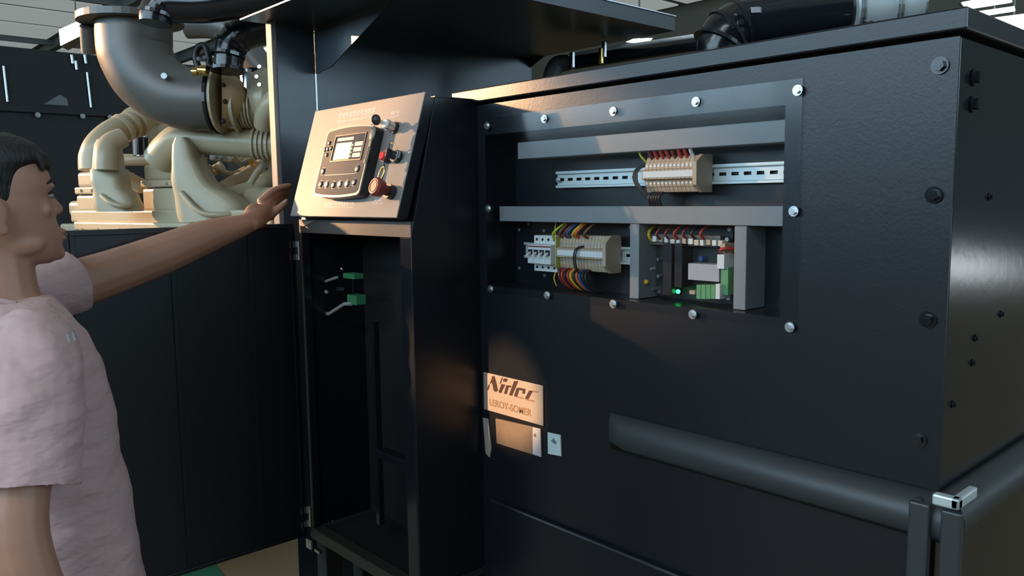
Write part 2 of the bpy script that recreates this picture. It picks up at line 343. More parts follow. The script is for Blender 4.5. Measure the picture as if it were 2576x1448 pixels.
# clear cover bolted over the opening
cv = B().box((P(1232, 520, y=-0.004).x, -0.005, P(1235, 735, y=-0.004).z), (P(2012, 500, y=-0.004).x, -0.001, P(2008, 196, y=-0.004).z)).build('clear_cover', GLASS, cab, bevel=0.001)
for u, v in ((1370, 299), (1543, 280), (1751, 256), (2007, 227), (1997, 531), (1987, 822), (1743, 790), (1543, 764), (1377, 742), (1235, 726), (1229, 524), (1226, 316)):
    bolt(P(u, v, y=-0.006), (0, -1, 0), 0.0085, cab, STEEL)
for u, v in ((2365, 165), (2350, 490), (2335, 803), (2310, 1105)):
    bolt(P(u, v, y=-0.001), (0, -1, 0), 0.012, cab, BLKG)
for u, v in ((2450, 195), (2447, 262), (2490, 495), (2455, 850), (2448, 912), (2398, 1017), (2520, 790)):
    bolt(P(u, v, x=XR+0.001), (1, 0, 0), 0.012 if v < 300 else 0.006, cab, BLKG)
# sloping shoulder moulding below the window, with its corner bracket
za, zb = 1.175, 1.105
sh = [(-1.02, -0.001, za), (XR, -0.001, za)]
mo = B()
prof = [(0, za)]+[(-0.036*math.sin(q), za-0.040*(1-math.cos(q))) for q in [math.pi/2*i/8 for i in range(1, 9)]]+[(-0.034, za-0.055), (0, za-0.075)]
prof = [(y-0.0005, z) for y, z in prof]
mo.loft([[V((x, y*s, z)) for y, z in prof] for x, s in ((-1.03, 0.25), (-0.98, 1.0), (XR+0.02, 1.0))])
mo.build('shoulder_moulding', BLKS, cab)
mo = B(); mo.loft([[V((XR+0.0005-y, yy, z)) for y, z in prof] for yy in (0.0, DEP)]); mo.build('shoulder_moulding', BLKS, cab)
zk = P(2415, 1258, y=-0.03).z
B().box((XR+0.010, -0.052, zk-0.008), (XR+0.045, -0.037, zk+0.008)).box((XR+0.033, -0.052, zk-0.008), (XR+0.045, 0.02, zk+0.008)).build('corner_clip', RAIL, cab, bevel=0.003)
B().box((XR-0.022, -0.048, 0.55), (XR+0.006, -0.034, zk-0.012)).box((XR+0.018, -0.040, 0.55), (XR+0.045, -0.026, zk-0.016)).box((XR-0.022, -0.034, 0.55), (XR-0.010, -0.001, zk-0.012)).build('corner_bracket', BLKS, cab, bevel=0.003)
# alternator flank below the shoulder
B().box((-1.40, -0.0005, 0.55), (XR-0.06, -0.012, 0.90)).build('flank_panel', BLK, cab, bevel=0.006)
# ------------------------------------------------------------------ maker's plates
mk = thing('maker_plate', 'tan maker plate with bold dark Nidec lettering beside the control column', 'sign', P(1290, 1066, y=-0.004))
yp = -0.004
q4 = [P(1218, 936, y=yp), P(1370, 971, y=yp), P(1361, 1067, y=yp), P(1213, 1031, y=yp)]
zz = [(q4[0].z+q4[1].z)/2, (q4[2].z+q4[3].z)/2]; xa, xb = q4[0].x-0.004, (q4[1].x+q4[2].x)/2
B().box((xa, yp, zz[1]), (xb, -0.0005, zz[0])).build('plate', LBLW, mk, bevel=0.002)
def ink(polys, name, material, parent, y):
    b = B()
    for poly in polys:
        pts = [P(1180+a/5.17, 900+c/5.17, y=y) for a, c in poly]
        b.prism(pts, (0, -0.0004, 0))
    return b.build(name, material, parent)
ink([[(228, 412), (252, 414), (272, 345), (258, 342)], [(270, 330), (282, 332), (300, 285), (290, 283)],       # N: thin left leg
     [(300, 240), (330, 232), (350, 300), (378, 425), (345, 440), (322, 425), (305, 350), (288, 300)],
     [(400, 330), (412, 332), (440, 255), (428, 252)],
     [(440, 300), (452, 266), (490, 265), (503, 280), (484, 312)],                                            # dot of the i
     [(420, 338), (470, 345), (418, 455), (384, 447)],                                                        # i
     [(485, 352), (520, 358), (490, 470), (455, 462)], [(520, 355), (552, 362), (540, 382), (510, 376)],        # d
     [(588, 298), (640, 300), (560, 490), (520, 482), (548, 400)],
     [(618, 390), (660, 385), (625, 505), (585, 498)], [(660, 388), (735, 402), (725, 465), (690, 460), (700, 425), (655, 415)],   # e
     [(780, 425), (830, 430), (770, 535), (728, 525)]], 'lettering', INK, mk, yp-0.0003)                       # c
ink([[(625, 497), (715, 518), (708, 532), (618, 512)], [(765, 415), (900, 432), (890, 450), (820, 440)], [(735, 528), (850, 552), (838, 572), (725, 542)]], 'lettering', INK2, mk, yp-0.0003)
pc = (P(1232, 1014, y=yp)+P(1337, 1034, y=yp))/2; pc.y = yp-0.0003
text('LEROY-SOMER', frame(pc, (1, 0, 0), (0, 0, 1), (0, -1, 0)), 0.0165, 0.142, 'lettering', INK2, mk, bold=0.02)
sp = thing('data_plate', 'worn tan data plate with a grey end below the Nidec plate', 'label', P(1305, 1150, y=-0.004))
q4 = [P(1246, 1052, y=yp), P(1360, 1078, y=yp), P(1362, 1150, y=yp), P(1249, 1115, y=yp)]
B().prism(q4, (0, 0.0035, 0)).build('plate', mat('worn_plate', (0.14, 0.11, 0.085), 0.5, noise_amt=0.35, nscale=40), sp, bevel=0.001)
B().prism([P(1340, 1074, y=yp-0.0005), P(1359, 1078, y=yp-0.0005), P(1361, 1149, y=yp-0.0005), P(1340, 1142, y=yp-0.0005)], (0, 0.0004, 0)).build('grey_end', PAPER, sp)
B().tube([P(1347, 1094, y=yp-0.0006), P(1347, 1094, y=yp-0.0012)], 0.004, 10, smooth=False).build('rivet', INK2, sp)
o = B().prism([P(1214, 1050, y=yp), P(1227, 1053, y=yp), P(1235, 1128, y=yp), P(1231, 1151, y=yp), P(1221, 1140, y=yp)], (0, 0.0035, 0)).build('edge_label', LBLW, bevel=0.001)
tag(o, 'narrow pale strip label next to the control column, left of the worn data plate', 'label')
wl = thing('warning_label', 'small white square label with a dark mark right of the data plate', 'label', P(1393, 1146, y=-0.004))
B().prism([P(1377, 1087, y=yp), P(1409, 1094, y=yp), P(1411, 1147, y=yp), P(1378, 1141, y=yp)], (0, 0.0035, 0)).build('sheet', LBLB, wl, bevel=0.0006)
ink([[(1065, 1078), (1100, 1042), (1118, 1075), (1142, 1095), (1120, 1125), (1095, 1100)]], 'mark', mat('grey_ink', (0.10, 0.14, 0.15), 0.5, noise_amt=0.1), wl, yp-0.0005)
# ------------------------------------------------------------------ inside the cabinet window
def duct(a, b, yb, yf, label):
    t = thing('wiring_duct', label, 'wiring duct', ((a[0]+b[0])/2, yb, min(a[1], b[1])), 'grey wiring ducts in the cabinet window')
    B().box((a[0], yf+0.004, a[1]), (b[0], yb, b[1])).build('trough', DUCT, t)
    e = 0.0012
    B().box((a[0], yf, min(a[1], b[1])-e), (b[0], yf+0.0045, max(a[1], b[1])+e)).build('cover', DUCT, t, bevel=0.0015)
YF = 0.03; YBK = 0.092
d1b, d1a = P(1975, 355, y=YF).z, P(1975, 302, y=YF).z
duct((P(1302, 370, y=YF).x, d1b), (ox1-0.001, d1a), YBK, YF, 'topmost horizontal grey wiring duct above the long slotted rail')
d2a, d2b = P(1600, 520, y=YF).z, P(1600, 561, y=YF).z
duct((P(1256, 530, y=YF).x, d2b), (ox1-0.004, d2a), YBK, YF, 'middle horizontal grey wiring duct between the two slotted rails')
duct((P(1584, 650, y=YF).x, oz0+0.002), (P(1607, 650, y=YF).x, d2b-0.003), YBK, YF, 'left upright grey duct beside the tan terminal blocks')
duct((P(1846, 650, y=YF).x, oz0+0.002), (P(1877, 650, y=YF).x, d2b-0.003), YBK, YF, 'right upright grey duct beside the circuit board')
def rail(x0, x1, zc, label):
    t = thing('din_rail', label, 'mounting rail', ((x0+x1)/2, 0.09, zc-0.0175), 'slotted mounting rails')
    b = B(); n = max(3, int((x1-x0)/0.025)); s = (x1-x0)/n
    for k in range(n):      # web with real slots
        xa = x0+k*s; xc = xa+s/2; w2 = 0.0075; h2 = 0.0031
        b.box((xa, 0.084, zc-0.0125), (xc-w2, 0.085, zc+0.0125)).box((xc+w2, 0.084, zc-0.0125), (xa+s, 0.085, zc+0.0125))
        b.box((xc-w2, 0.084, zc+h2), (xc+w2, 0.085, zc+0.0125)).box((xc-w2, 0.084, zc-0.0125), (xc+w2, 0.085, zc-h2))
    for sg in (-1, 1):
        b.box((x0, 0.078, zc+sg*0.0125-0.0006), (x1, 0.085, zc+sg*0.0125+0.0006)); b.box((x0, 0.078, zc+sg*0.0125), (x1, 0.0792, zc+sg*0.0178))
    b.build('channel', RAIL, t); return t
zr1 = P(1970, 432, y=0.078).z; rl = rail(P(1398, 447, y=0.078).x, ox1-0.002, zr1, 'long slotted steel rail carrying the upper terminal block')
bolt(V((P(1398, 450, y=0.07).x, 0.078, zr1)), (0, -1, 0), 0.006, rl, STEEL)
zr2 = P(1560, 642, y=0.078).z
rail(P(1318, 640, y=0.078).x, P(1584, 642, y=0.07).x, zr2, 'short slotted steel rail behind the breaker, left of the upright duct')
def wire(pts, r, col, parent):
    b = B(); b.limb(pts, [r]*len(pts), 7, 4); return b.build('wire', WIRES[col], parent)
def terminals(x0, x1, n, zc, h, yf, label, bands):
    t = thing('terminal_block', label, 'terminal block', ((x0+x1)/2, 0.085, zc-h/2))
    s = (x1-x0)/n
    for k in range(n):      # stepped slices
        xa = x0+k*s+0.0004; xc = xa+s-0.0008; b = B(); big = k == n-1
        hh = h/2*(1.04 if big else 1.0); prof = [(0.078, -hh), (0.05, -hh), (0.046, -hh*0.72), (yf+0.012, -hh*0.68), (yf+0.010, -hh*0.32), (yf, -hh*0.26), (yf, hh*0.26), (yf+0.010, hh*0.32), (yf+0.012, hh*0.68), (0.046, hh*0.72), (0.05, hh), (0.078, hh)]
        if big: prof = [(0.078, -hh), (0.048, -hh), (yf-0.004, -hh*0.6), (yf-0.004, hh*0.6), (0.048, hh), (0.078, hh)]
        b.prism([(xa, y, zc+z) for y, z in prof], (xc-xa, 0, 0)); b.build('terminal', BEIGE, t)
    B().box((x0+s*0.5, yf-0.0015, zc-0.006), (x1-s*1.15, yf, zc+0.006)).build('marker_strip', WHT, t, bevel=0.0005)
    for sg in (-1, 1):
        for k in range(n-1):
            B().tube([(x0+(k+0.5)*s, yf+0.013, zc+sg*h*0.25), (x0+(k+0.5)*s, yf+0.0105, zc+sg*h*0.25)], min(0.0022, s*0.36), 8, smooth=False).build('screw', STEEL, t)
    return t
# upper block
xa, xb = P(1612, 440, y=0.03).x, P(1758, 440, y=0.035).x
ub = terminals(xa, xb, 14, zr1+0.002, 0.066, 0.032, 'upper tan terminal block with red wires on the long rail', 0)
for k in range(8):
    x = xa+0.012+k*0.0135; wire([(x, 0.052, zr1+0.03), (x-0.001, 0.040, zr1+0.046), (x+0.002*random.uniform(-1, 1), 0.045, zr1+0.062), (x, 0.06, d1b+0.006)], 0.0036, ['dark_red', 'red', 'red', 'red', 'dark_red', 'red', 'red', 'white'][k], ub)
wire([(xa-0.004, 0.05, zr1+0.028), (xa-0.012, 0.042, zr1+0.042), (xa-0.012, 0.045, zr1+0.056), (xa-0.004, 0.06, d1b+0.004)], 0.0022, 'lime', ub)
for k in range(3):
    x = xa-0.004-0.004*k; wire([(x+0.004, 0.055, zr1+0.024), (x-0.010, 0.040, zr1+0.012), (x-0.010, 0.036, zr1-0.008), (x+0.004, 0.036, zr1-0.026), (x+0.022, 0.045, zr1-0.045), (x+0.026, 0.06, d2a-0.006)], 0.0018, 'black', ub)
for k in range(5):
    x = xa+0.014+0.006*k; wire([(x, 0.055, zr1-0.030), (x-0.002, 0.04, zr1-0.040), (x-0.004, 0.05, d2a-0.004)], 0.003, 'black', ub)
# breaker, four poles
bx0, bx1 = P(1334, 640, y=0.03).x, P(1392, 640, y=0.03).x; zt_, zb_ = P(1345, 592, y=0.035).z, P(1345, 681, y=0.035).z; zc_ = (zt_+zb_)/2; hb = (zt_-zb_)/2
ck = thing('circuit_breaker', 'white four pole circuit breaker with a red stripe on the short rail', 'breaker', ((bx0+bx1)/2, 0.085, zb_))
for k in range(4):
    s = (bx1-bx0)/4; xa_ = bx0+k*s+0.0003; b = B()
    pr = [(0.078, -hb), (0.042, -hb), (0.042, -hb*0.58), (0.022, -hb*0.54), (0.022, hb*0.5), (0.042, hb*0.54), (0.042, hb), (0.078, hb)]
    b.prism([(xa_, y, zc_+z) for y, z in pr], (s-0.0006, 0, 0)); mb = b.build('pole', WHT, ck)
    B().box((xa_+0.002, 0.0208, zc_-hb*0.06), (xa_+s-0.0026, 0.0222, zc_+hb*0.24)).build('toggle_slot', BLKM, mb)
    tb = B(); xm = xa_+s/2; tb.prism([(xm-0.003, 0.021, zc_-hb*0.02), (xm-0.003, 0.010, zc_-hb*0.14), (xm-0.003, 0.010, zc_-hb*0.04), (xm-0.003, 0.021, zc_+hb*0.12)], (0.006, 0, 0)); tb.build('toggle', WHT, mb, bevel=0.0008)
    for sg in (-1, 1):
        B().tube([(xm, 0.0421, zc_+sg*hb*0.78), (xm, 0.0412, zc_+sg*hb*0.78)], 0.0032, 10, smooth=False).build('screw', BLKM, mb)
B().box((bx0+0.0005, 0.0214, zc_+hb*0.38), (bx1-0.0005, 0.0226, zc_+hb*0.45)).build('red_stripe', REDP, ck)
# lower block
xa, xb = P(1400, 640, y=0.035).x, P(1528, 640, y=0.035).x
lb = terminals(xa, xb, 16, zr2+0.003, 0.074, 0.034, 'lower tan terminal block fed by coloured wires beside the breaker', 0)
B().box((xa-0.004, 0.034, zr2-0.032), (xa-0.0005, 0.078, zr2+0.036)).build('earth_terminal', mat('yellow_green', (0.42, 0.40, 0.10), 0.5, noise_amt=0.15), lb, bevel=0.0008)
seq = ['dark_red', 'red', 'black', 'red', 'yellow', 'black', 'orange', 'blue', 'black', 'black']
for k in range(10):
    x = xa+0.008+k*0.0085
    wire([(x, 0.05, zr2-0.032), (x+0.001, 0.034, zr2-0.040), (x+0.004, 0.034, zr2-0.054), (x+0.012, 0.05, zr2-0.072), (x+0.020, 0.07, oz0+0.004)], 0.0031, seq[k], lb)
for k, c in ((0, 'brown'), (2, 'dark_red'), (3, 'blue'), (5, 'yellow'), (6, 'orange'), (9, 'brown')):
    x = xa+0.006+k*0.008
    wire([(x, 0.05, zr2+0.034), (x+0.001, 0.036, zr2+0.042), (x+0.010, 0.04, zr2+0.055), (x+0.020, 0.06, d2b+0.003)], 0.0031, c, lb)
wire([(bx1-0.004, 0.042, zt_-0.010), (bx1+0.000, 0.028, zt_+0.004), (bx1+0.012, 0.034, zt_+0.018), (bx1+0.020, 0.06, d2b+0.003)], 0.0026, 'lime', ck)
wire([(bx1-0.012, 0.05, zt_), (bx1-0.014, 0.05, zt_+0.012), (bx1-0.020, 0.06, d2b+0.004)], 0.0016, 'yellow', ck)
wire([(bx1-0.012, 0.05, zb_), (bx1-0.013, 0.045, zb_-0.014), (bx1-0.011, 0.05, zb_-0.030)], 0.0018, 'yellow', ck)
for k in range(2):
    x = xa+0.066+0.005*k; wire([(x, 0.045, zr2+0.018), (x-0.004, 0.026, zr2+0.010), (x-0.006, 0.026, zr2-0.02), (x, 0.036, zr2-0.042), (x+0.010, 0.05, zr2-0.062)], 0.0016, 'black', lb)
# regulator board
def Pb(u, v, y): return P(u, v, y=y)
pb = thing('circuit_board', 'dark regulator circuit board with green connectors and a lit green lamp', 'circuit board', P(1735, 765, y=0.09))
a, c = Pb(1622, 700, 0.080), Pb(1842, 700, 0.080)
a.x = P(1607, 650, y=YF).x+0.003
B().box((a.x, 0.080, oz0+0.006), (c.x, 0.0825, d2b-0.004)).build('board', PCB, pb)
for sx in (a.x+0.008, c.x-0.008):
    for z in (oz0+0.012, d2b-0.010): B().tube([(sx, 0.0795, z), (sx, 0.092, z)], 0.004, 8).build('standoff', STEEL, pb)
def chip(u0, v0, u1, v1, yf, mtl, name, bev=0.0006):
    A, C_ = Pb(u0, v0, yf), Pb(u1, v1, yf); zt = Pb((u0+u1)/2, v0, yf).z; zb = Pb((u0+u1)/2, v1, yf).z
    return B().box((A.x, yf, zb), (Pb(u1, v0, yf).x, 0.080, zt)).build(name, mtl, pb, bevel=bev)
chip(1668, 612, 1690, 742, 0.045, BLK, 'heat_sink'); chip(1697, 612, 1716, 722, 0.045, BLK, 'heat_sink')
chip(1731, 664, 1809, 706, 0.050, PAPER, 'label_cover')
for k in range(12):
    u = 1641+k*15; v = 596+k*0.9+random.uniform(-3, 3)
    chip(u, v, u+random.uniform(8, 12), v+14, 0.050+random.uniform(0, 0.008), [WHT, BEIGE, WHT, mat('cream_plastic', (0.55, 0.50, 0.40), 0.5, noise_amt=0.1)][k % 4], 'plug')
chip(1632, 590, 1812, 618, 0.062, mat('grey_header', (0.12, 0.11, 0.10), 0.5, noise_amt=0.2), 'header_strip')
chip(1814, 672, 1832, 742, 0.052, GRNP, 'green_connector'); chip(1804, 640, 1822, 676, 0.045, WHT, 'plug'); chip(1812, 612, 1824, 636, 0.045, BEIGE, 'plug')
for k in range(4): chip(1752+12*k, 716, 1763+12*k, 752, 0.048, GRNP, 'green_connector')
chip(1800, 714, 1811, 752, 0.044, WHT, 'plug'); chip(1734, 730, 1748, 740, 0.055, BEIGE, 'plug')
chip(1710, 648, 1716, 700, 0.058, STEEL, 'bracket')
for u, v, r, mt_ in ((1727, 640, 0.005, BTNL), (1762, 650, 0.005, WIRES['blue']), (1654, 652, 0.003, STEEL), (1655, 694, 0.0035, STEEL), (1636, 676, 0.002, WHT), (1641, 726, 0.004, STEEL), (1828, 602, 0.004, STEEL), (1823, 742, 0.004, STEEL)):
    p_ = Pb(u, v, 0.066); B().tube([p_, (p_.x, 0.080, p_.z)], r, 10).build('component', mt_, pb)
p_ = Pb(1706, 733, 0.060); B().sph(p_, 0.0042, 10, 6).build('lit_lamp', LED, pb)
p_ = Pb(1625, 709, 0.05); B().sph(p_, (0.006, 0.004, 0.005), 10, 6).build('yellow_cap', WIRES['yellow'], pb)
p_ = Pb(1632, 585, 0.05)
wire([p_+V((-0.002, 0.02, 0.012)), p_, p_+V((0.002, 0.005, -0.014)), p_+V((0.010, 0.02, -0.018))], 0.003, 'yellow', pb)
for k in range(6):
    p_ = Pb(1660+22*k, 600, 0.055); wire([p_+V((0, 0.0, 0)), p_+V((0.001, -0.012, 0.010)), p_+V((0.005, 0.0, 0.022)), p_+V((0.008, 0.015, 0.028))], 0.0024, ['dark_red', 'dark_red', 'red', 'dark_red', 'black', 'red'][k], pb)
p_ = Pb(1812, 632, 0.045); wire([p_, p_+V((0.006, -0.006, 0.004)), p_+V((0.016, 0.0, 0.006)), p_+V((0.024, 0.02, 0.004))], 0.003, 'red', pb)
for u, v in ((1306, 578), (1330, 563), (1306, 674), (1368, 580), (1370, 693), (1590, 715), (1587, 572), (1912, 605), (1908, 733)):
    bolt(P(u, v, y=0.0915), (0, -1, 0), 0.004, cab, STEEL)
# ------------------------------------------------------------------ control column
CXL = -1.935; CYF = -0.19; CZB = 0.72
colm = thing('control_column', 'black control column with an open dark cavity under its sloped head', 'control column', (-1.68, -0.05, 0.0))
side = [(0, 1.82), (-0.118, 1.82), (-0.183, 1.552), (CYF, 1.52), (CYF, CZB), (0, CZB)]
B().prism([(XL, y, z) for y, z in side], (-0.004, 0, 0)).build('side_panel', BLK, colm, bevel=0.001)
B().prism([(CXL, y, z) for y, z in side], (0.004, 0, 0)).build('side_panel', BLK, colm, bevel=0.001)
B().box((CXL, -0.118, 1.82), (XL, 0.0, 1.824)).build('top_panel', BLK, colm, bevel=0.001)
B().prism([(CXL+0.004, -0.118, 1.82), (CXL+0.004, -0.183, 1.552), (XL-0.004, -0.183, 1.552), (XL-0.004, -0.118, 1.82)], (0, 0.004, 0.001)).build('head_panel', BLK, colm)
B().box((CXL+0.0045, -0.004, CZB), (XL-0.0045, 0.0, 1.82)).build('rear_panel', BLKM, colm)
hd = B().box((CXL+0.001, CYF-0.001, 1.518), (XL-0.0005, CYF+0.012, 1.552)).build('head_rail', mat('grey_brown_rail', (0.07, 0.062, 0.058), 0.45, noise_amt=0.15), colm, bevel=0.001)
B().box((CXL, CYF, CZB), (CXL+0.016, CYF+0.02, 1.518)).build('door_post', BLKG, colm, bevel=0.001)
B().box((XL-0.045, CYF, CZB), (XL-0.0042, CYF+0.02, 1.518)).build('door_post', BLKG, colm, bevel=0.002)
B().box((CXL, CYF-0.004, CZB-0.03), (XL, CYF+0.03, CZB+0.0)).build('sill', mat('olive_sill', (0.035, 0.038, 0.030), 0.5, noise_amt=0.3, nscale=20), colm, bevel=0.002)
B().box((CXL, CYF+0.03, CZB-0.02), (XL, 0.0, CZB-0.005)).build('floor_panel', BLKM, colm)
B().box((XL-0.115, CYF+0.05, CZB+0.04), (XL-0.05, CYF+0.054, 1.34)).build('inner_panel', BLKG, colm, bevel=0.001)
B().box((XL-0.20, CYF+0.02, 0.98), (XL-0.05, CYF+0.05, 1.0)).build('cross_bar', BLK, colm, bevel=0.002)
B().box((XL-0.27, CYF+0.06, CZB+0.06), (XL-0.255, CYF+0.075, 1.30)).build('inner_rod', BLKG, colm)
for x in (CXL+0.04, XL-0.06):
    for y in (CYF+0.03, -0.05):
        B().box((x-0.025, y-0.025, 0), (x+0.025, y+0.025, CZB-0.02)).build('leg', BLKM, colm, bevel=0.003)
tr = [P(752, 556, y=CYF-0.003), P(790, 556, y=CYF-0.003), P(755, 573, y=CYF-0.003)]
B().prism(tr, (0, 0.002, 0)).build('gusset', STRIP, colm)
p_ = P(806, 1384, y=CYF-0.01)
B().box((p_.x-0.014, p_.y-0.01, p_.z-0.004), (p_.x+0.012, p_.y, p_.z+0.003)).build('latch_plate', CHR, colm)
p_ = P(780, 1368, y=CYF-0.006)
B().box((p_.x-0.016, p_.y-0.004, p_.z-0.012), (p_.x+0.012, p_.y, p_.z+0.012)).build('sill_label', LBLW, colm)
LKS = mat('lock_silver', (0.55, 0.57, 0.60), 0.3, metal=0.3, noise_amt=0.15)
# lock gear hanging inside the cavity
lk = thing('lock_gear', 'green and silver locking gear hanging inside the dark column cavity', 'lock', P(840, 785, y=-0.12))
yk = -0.12
def Pk(u, v, y=yk): return P(u, v, y=y)
def bar(pts, r, name, mtl, n=8): return B().tube([Pk(*q) for q in pts], r, n).build(name, mtl, lk)
B().box(Pk(862, 686), Pk(890, 703)+V((0, 0.03, 0))).build('green_block', GRND, lk, bevel=0.002)
B().box(Pk(872, 740), Pk(896, 768)+V((0, 0.03, 0))).build('green_block', GRND, lk, bevel=0.002)
B().box(Pk(784, 716), Pk(812, 740)+V((0, 0.03, 0))).build('lock_body', mat('grey_cast', (0.10, 0.095, 0.09), 0.4, noise_amt=0.2), lk, bevel=0.003)
bar([(786, 712), (812, 710), (848, 697)], 0.004, 'arm', LKS)
bar([(812, 708), (816, 725), (822, 733), (812, 738)], 0.006, 'hook', LKS)
bar([(786, 784), (828, 789), (848, 776), (866, 764), (884, 764)], 0.005, 'lower_arm', LKS)
bar([(888, 703), (890, 740)], 0.003, 'rod', BLKG)
bar([(772, 590), (776, 690), (778, 770), (786, 784)], 0.0025, 'cable', RUB)
B().box(Pk(846, 722), Pk(857, 731)+V((0, 0.01, 0))).build('silver_tab', STEEL, lk)
B().sph(Pk(860, 676), 0.005, 10, 6).build('stud', STEEL, lk)
# the open door of the column, swung out towards the viewer
dr = thing('column_door', 'open black steel door swung out between the worker and the engine', 'door', (CXL-0.02, -0.46, CZB))
XD = -1.93; dy0, dy1, dz0, dz1 = -0.745, -0.205, 0.70, 1.542
B().box((XD-0.022, dy0, dz0), (XD-0.0005, dy1, dz1)).build('door_sheet', BLK, dr, bevel=0.0015)
fr = B().box((XD-0.001, dy0+0.01, dz1-0.012), (XD+0.004, dy1-0.01, dz1-0.004)).box((XD-0.001, dy0+0.01, dz0+0.004), (XD+0.004, dy1-0.01, dz0+0.012))
fr.box((XD-0.001, dy0+0.01, dz0+0.012), (XD+0.004, dy0+0.02, dz1-0.012)).box((XD-0.001, dy1-0.016, dz0+0.012), (XD+0.004, dy1-0.010, dz1-0.012))
fr.build('edge_fold', BLK, dr, bevel=0.001)
for yy in (-0.33, -0.52): B().box((XD-0.001, yy-0.006, dz0+0.02), (XD+0.003, yy+0.006, dz1-0.02)).build('stiffener', BLK, dr, bevel=0.001)
for v0, v1 in ((606, 652), (1253, 1300)):
    za_, zb2 = P(741, v0, y=-0.2).z, P(741, v1, y=-0.2).z; b = B()
    b.tube([(XD+0.006, -0.199, zb2), (XD+0.006, -0.199, za_)], 0.005, 10)
    h = B(); h.box((XD-0.0005, -0.222, zb2+(za_-zb2)*0.68), (XD+0.003, -0.199, za_)).box((XD-0.0005, -0.222, zb2), (XD+0.003, -0.199, zb2+(za_-zb2)*0.30))
    hg = b.build('hinge', STEEL, dr); h.build('hinge_leaf', STEEL, hg)
# ------------------------------------------------------------------ control panel lid
PO = V((-1.432, -0.227, 1.562)); pv = V((0, 0.083, 0.268)).normalized(); pn = V((1, 0, 0)).cross(pv)
plx = HIT(729, 545, PO, pn).x; pH = (HIT(1070, 230, PO, pn)-PO).dot(pv)
PT = frame(PO, (1, 0, 0), pv, pn)
PI = PT.inverted()
def L(u, v, h=0.0):                 # photo point -> panel coordinates at height h above the plate
    return PI @ HIT(u, v, PO+pn*h, pn)
WP = plx-PO.x                        # negative: plate runs from WP to 0
pan = thing('control_panel', 'tilted tan control panel plate with printed labels, sunlit', 'control panel', PT @ V((WP/2, 0, -0.03)))
B(PT).box((WP, 0, -0.003), (0, pH, 0)).build('plate', PLATE, pan, bevel=0.0015)
B(PT).box((WP+0.004, 0.004, -0.030), (-0.002, pH-0.004, -0.003)).build('lid_box', BLK, pan, bevel=0.002)
def ptext(s, u0, v0, u1, v1, hgt, name='printed_label'):
    a, c = L(u0, v0), L(u1, v1); mid = (a+c)/2
    T = PT @ Matrix.Translation(V((mid.x, mid.y, 0.0003)))
    return text(s, T, hgt, abs(c.x-a.x), name, PRINT, pan)
ptext('发电机组自动化控制屏', 852, 293, 945, 276, 0.0145)
ptext('Generator Automatic Control Panel', 850, 305, 940, 293, 0.006)
ptext('钥匙开关', 983, 286, 1006, 281, 0.009); ptext('Key Switch', 983, 295, 1005, 290, 0.004)
ptext('机组运行前请检查各开关', 818, 512, 892, 511, 0.0095); ptext('Check all switches before starting', 817, 522, 888, 521, 0.004)
ptext('紧急停机', 943, 502, 961, 503, 0.009); ptext('Emergency Stop', 938, 511, 963, 512, 0.0045)
# ------------------------------------------------------------------ controller
HC = 0.030
def LP(u, v, h): q = L(u, v, h); return (q.x, q.y, h)
ctr = thing('generator_controller', 'brown-grey generator controller with a lit screen on the tan plate', 'controller', PT @ V(LP(850, 400, 0)))
tl, tr_, brr, bl = (LP(*q, HC) for q in ((819, 328), (937, 313), (906, 487), (791, 492)))
cxa, cxb = (tl[0]+bl[0])/2, (tr_[0]+brr[0])/2; cya, cyb = (bl[1]+brr[1])/2, (tl[1]+tr_[1])/2
def rrect(x0, x1, y0, y1, r, z, bulge=0.0, n=5):
    pts = []
    for cx_, cy_, a0 in ((x1-r, y1-r, 0), (x0+r, y1-r, 90), (x0+r, y0+r, 180), (x1-r, y0+r, 270)):
        for i in range(n+1):
            q = math.radians(a0+90*i/n); pts.append((cx_+r*math.cos(q), cy_+r*math.sin(q), z))
    out = []
    for i, p in enumerate(pts):
        out.append(p)
    if bulge:
        res = []
        xm = (x0+x1)/2; hw = (x1-x0)/2
        k = n+1
        def mids(a, b, sg):
            return [(a[0]+(b[0]-a[0])*t, a[1]+(b[1]-a[1])*t, z) for t in [i/8 for i in range(1, 8)]]
        res = pts[:k]+mids(pts[k-1], pts[k], 1)+pts[k:3*k]+mids(pts[3*k-1], pts[3*k], -1)+pts[3*k:]
        out = [(x, y+(bulge*(1-((x-xm)/hw)**2) if y > (y0+y1)/2 else -bulge*(1-((x-xm)/hw)**2)), zz) for x, y, zz in res]
    return out
bg = 0.006
def slab(z0, z1, e, mtl, name, parent):
    b = B(PT); a0 = rrect(cxa+e, cxb-e, cya+e, cyb-e, 0.010, z0, bg); a1 = rrect(cxa+e, cxb-e, cya+e, cyb-e, 0.010, z1, bg); b.loft([a0, a1], False); return b.build(name, mtl, parent)
slab(0.0, HC-0.004, 0.002, CTRLB, 'case', ctr)
slab(HC-0.004, HC-0.0008, 0.0, BEZ, 'bezel', ctr)
slab(HC-0.0009, HC, 0.0055, CTRL, 'face', ctr)
s0, s1, s2, s3 = (LP(*q, HC) for q in ((846, 347), (921, 333), (909, 399), (834, 405)))
sx0, sx1, sy0, sy1 = (s0[0]+s3[0])/2, (s1[0]+s2[0])/2, (s2[1]+s3[1])/2, (s0[1]+s1[1])/2
scn = B(PT)
for a_, b_ in (((sx0-0.003, sy0-0.003), (sx0, sy1+0.003)), ((sx1, sy0-0.003), (sx1+0.003, sy1+0.003)), ((sx0, sy0-0.003), (sx1, sy0)), ((sx0, sy1), (sx1, sy1+0.003))):
    scn.box((*a_, HC), (*b_, HC+0.002))
scn.build('screen_frame', CTRLB, ctr)
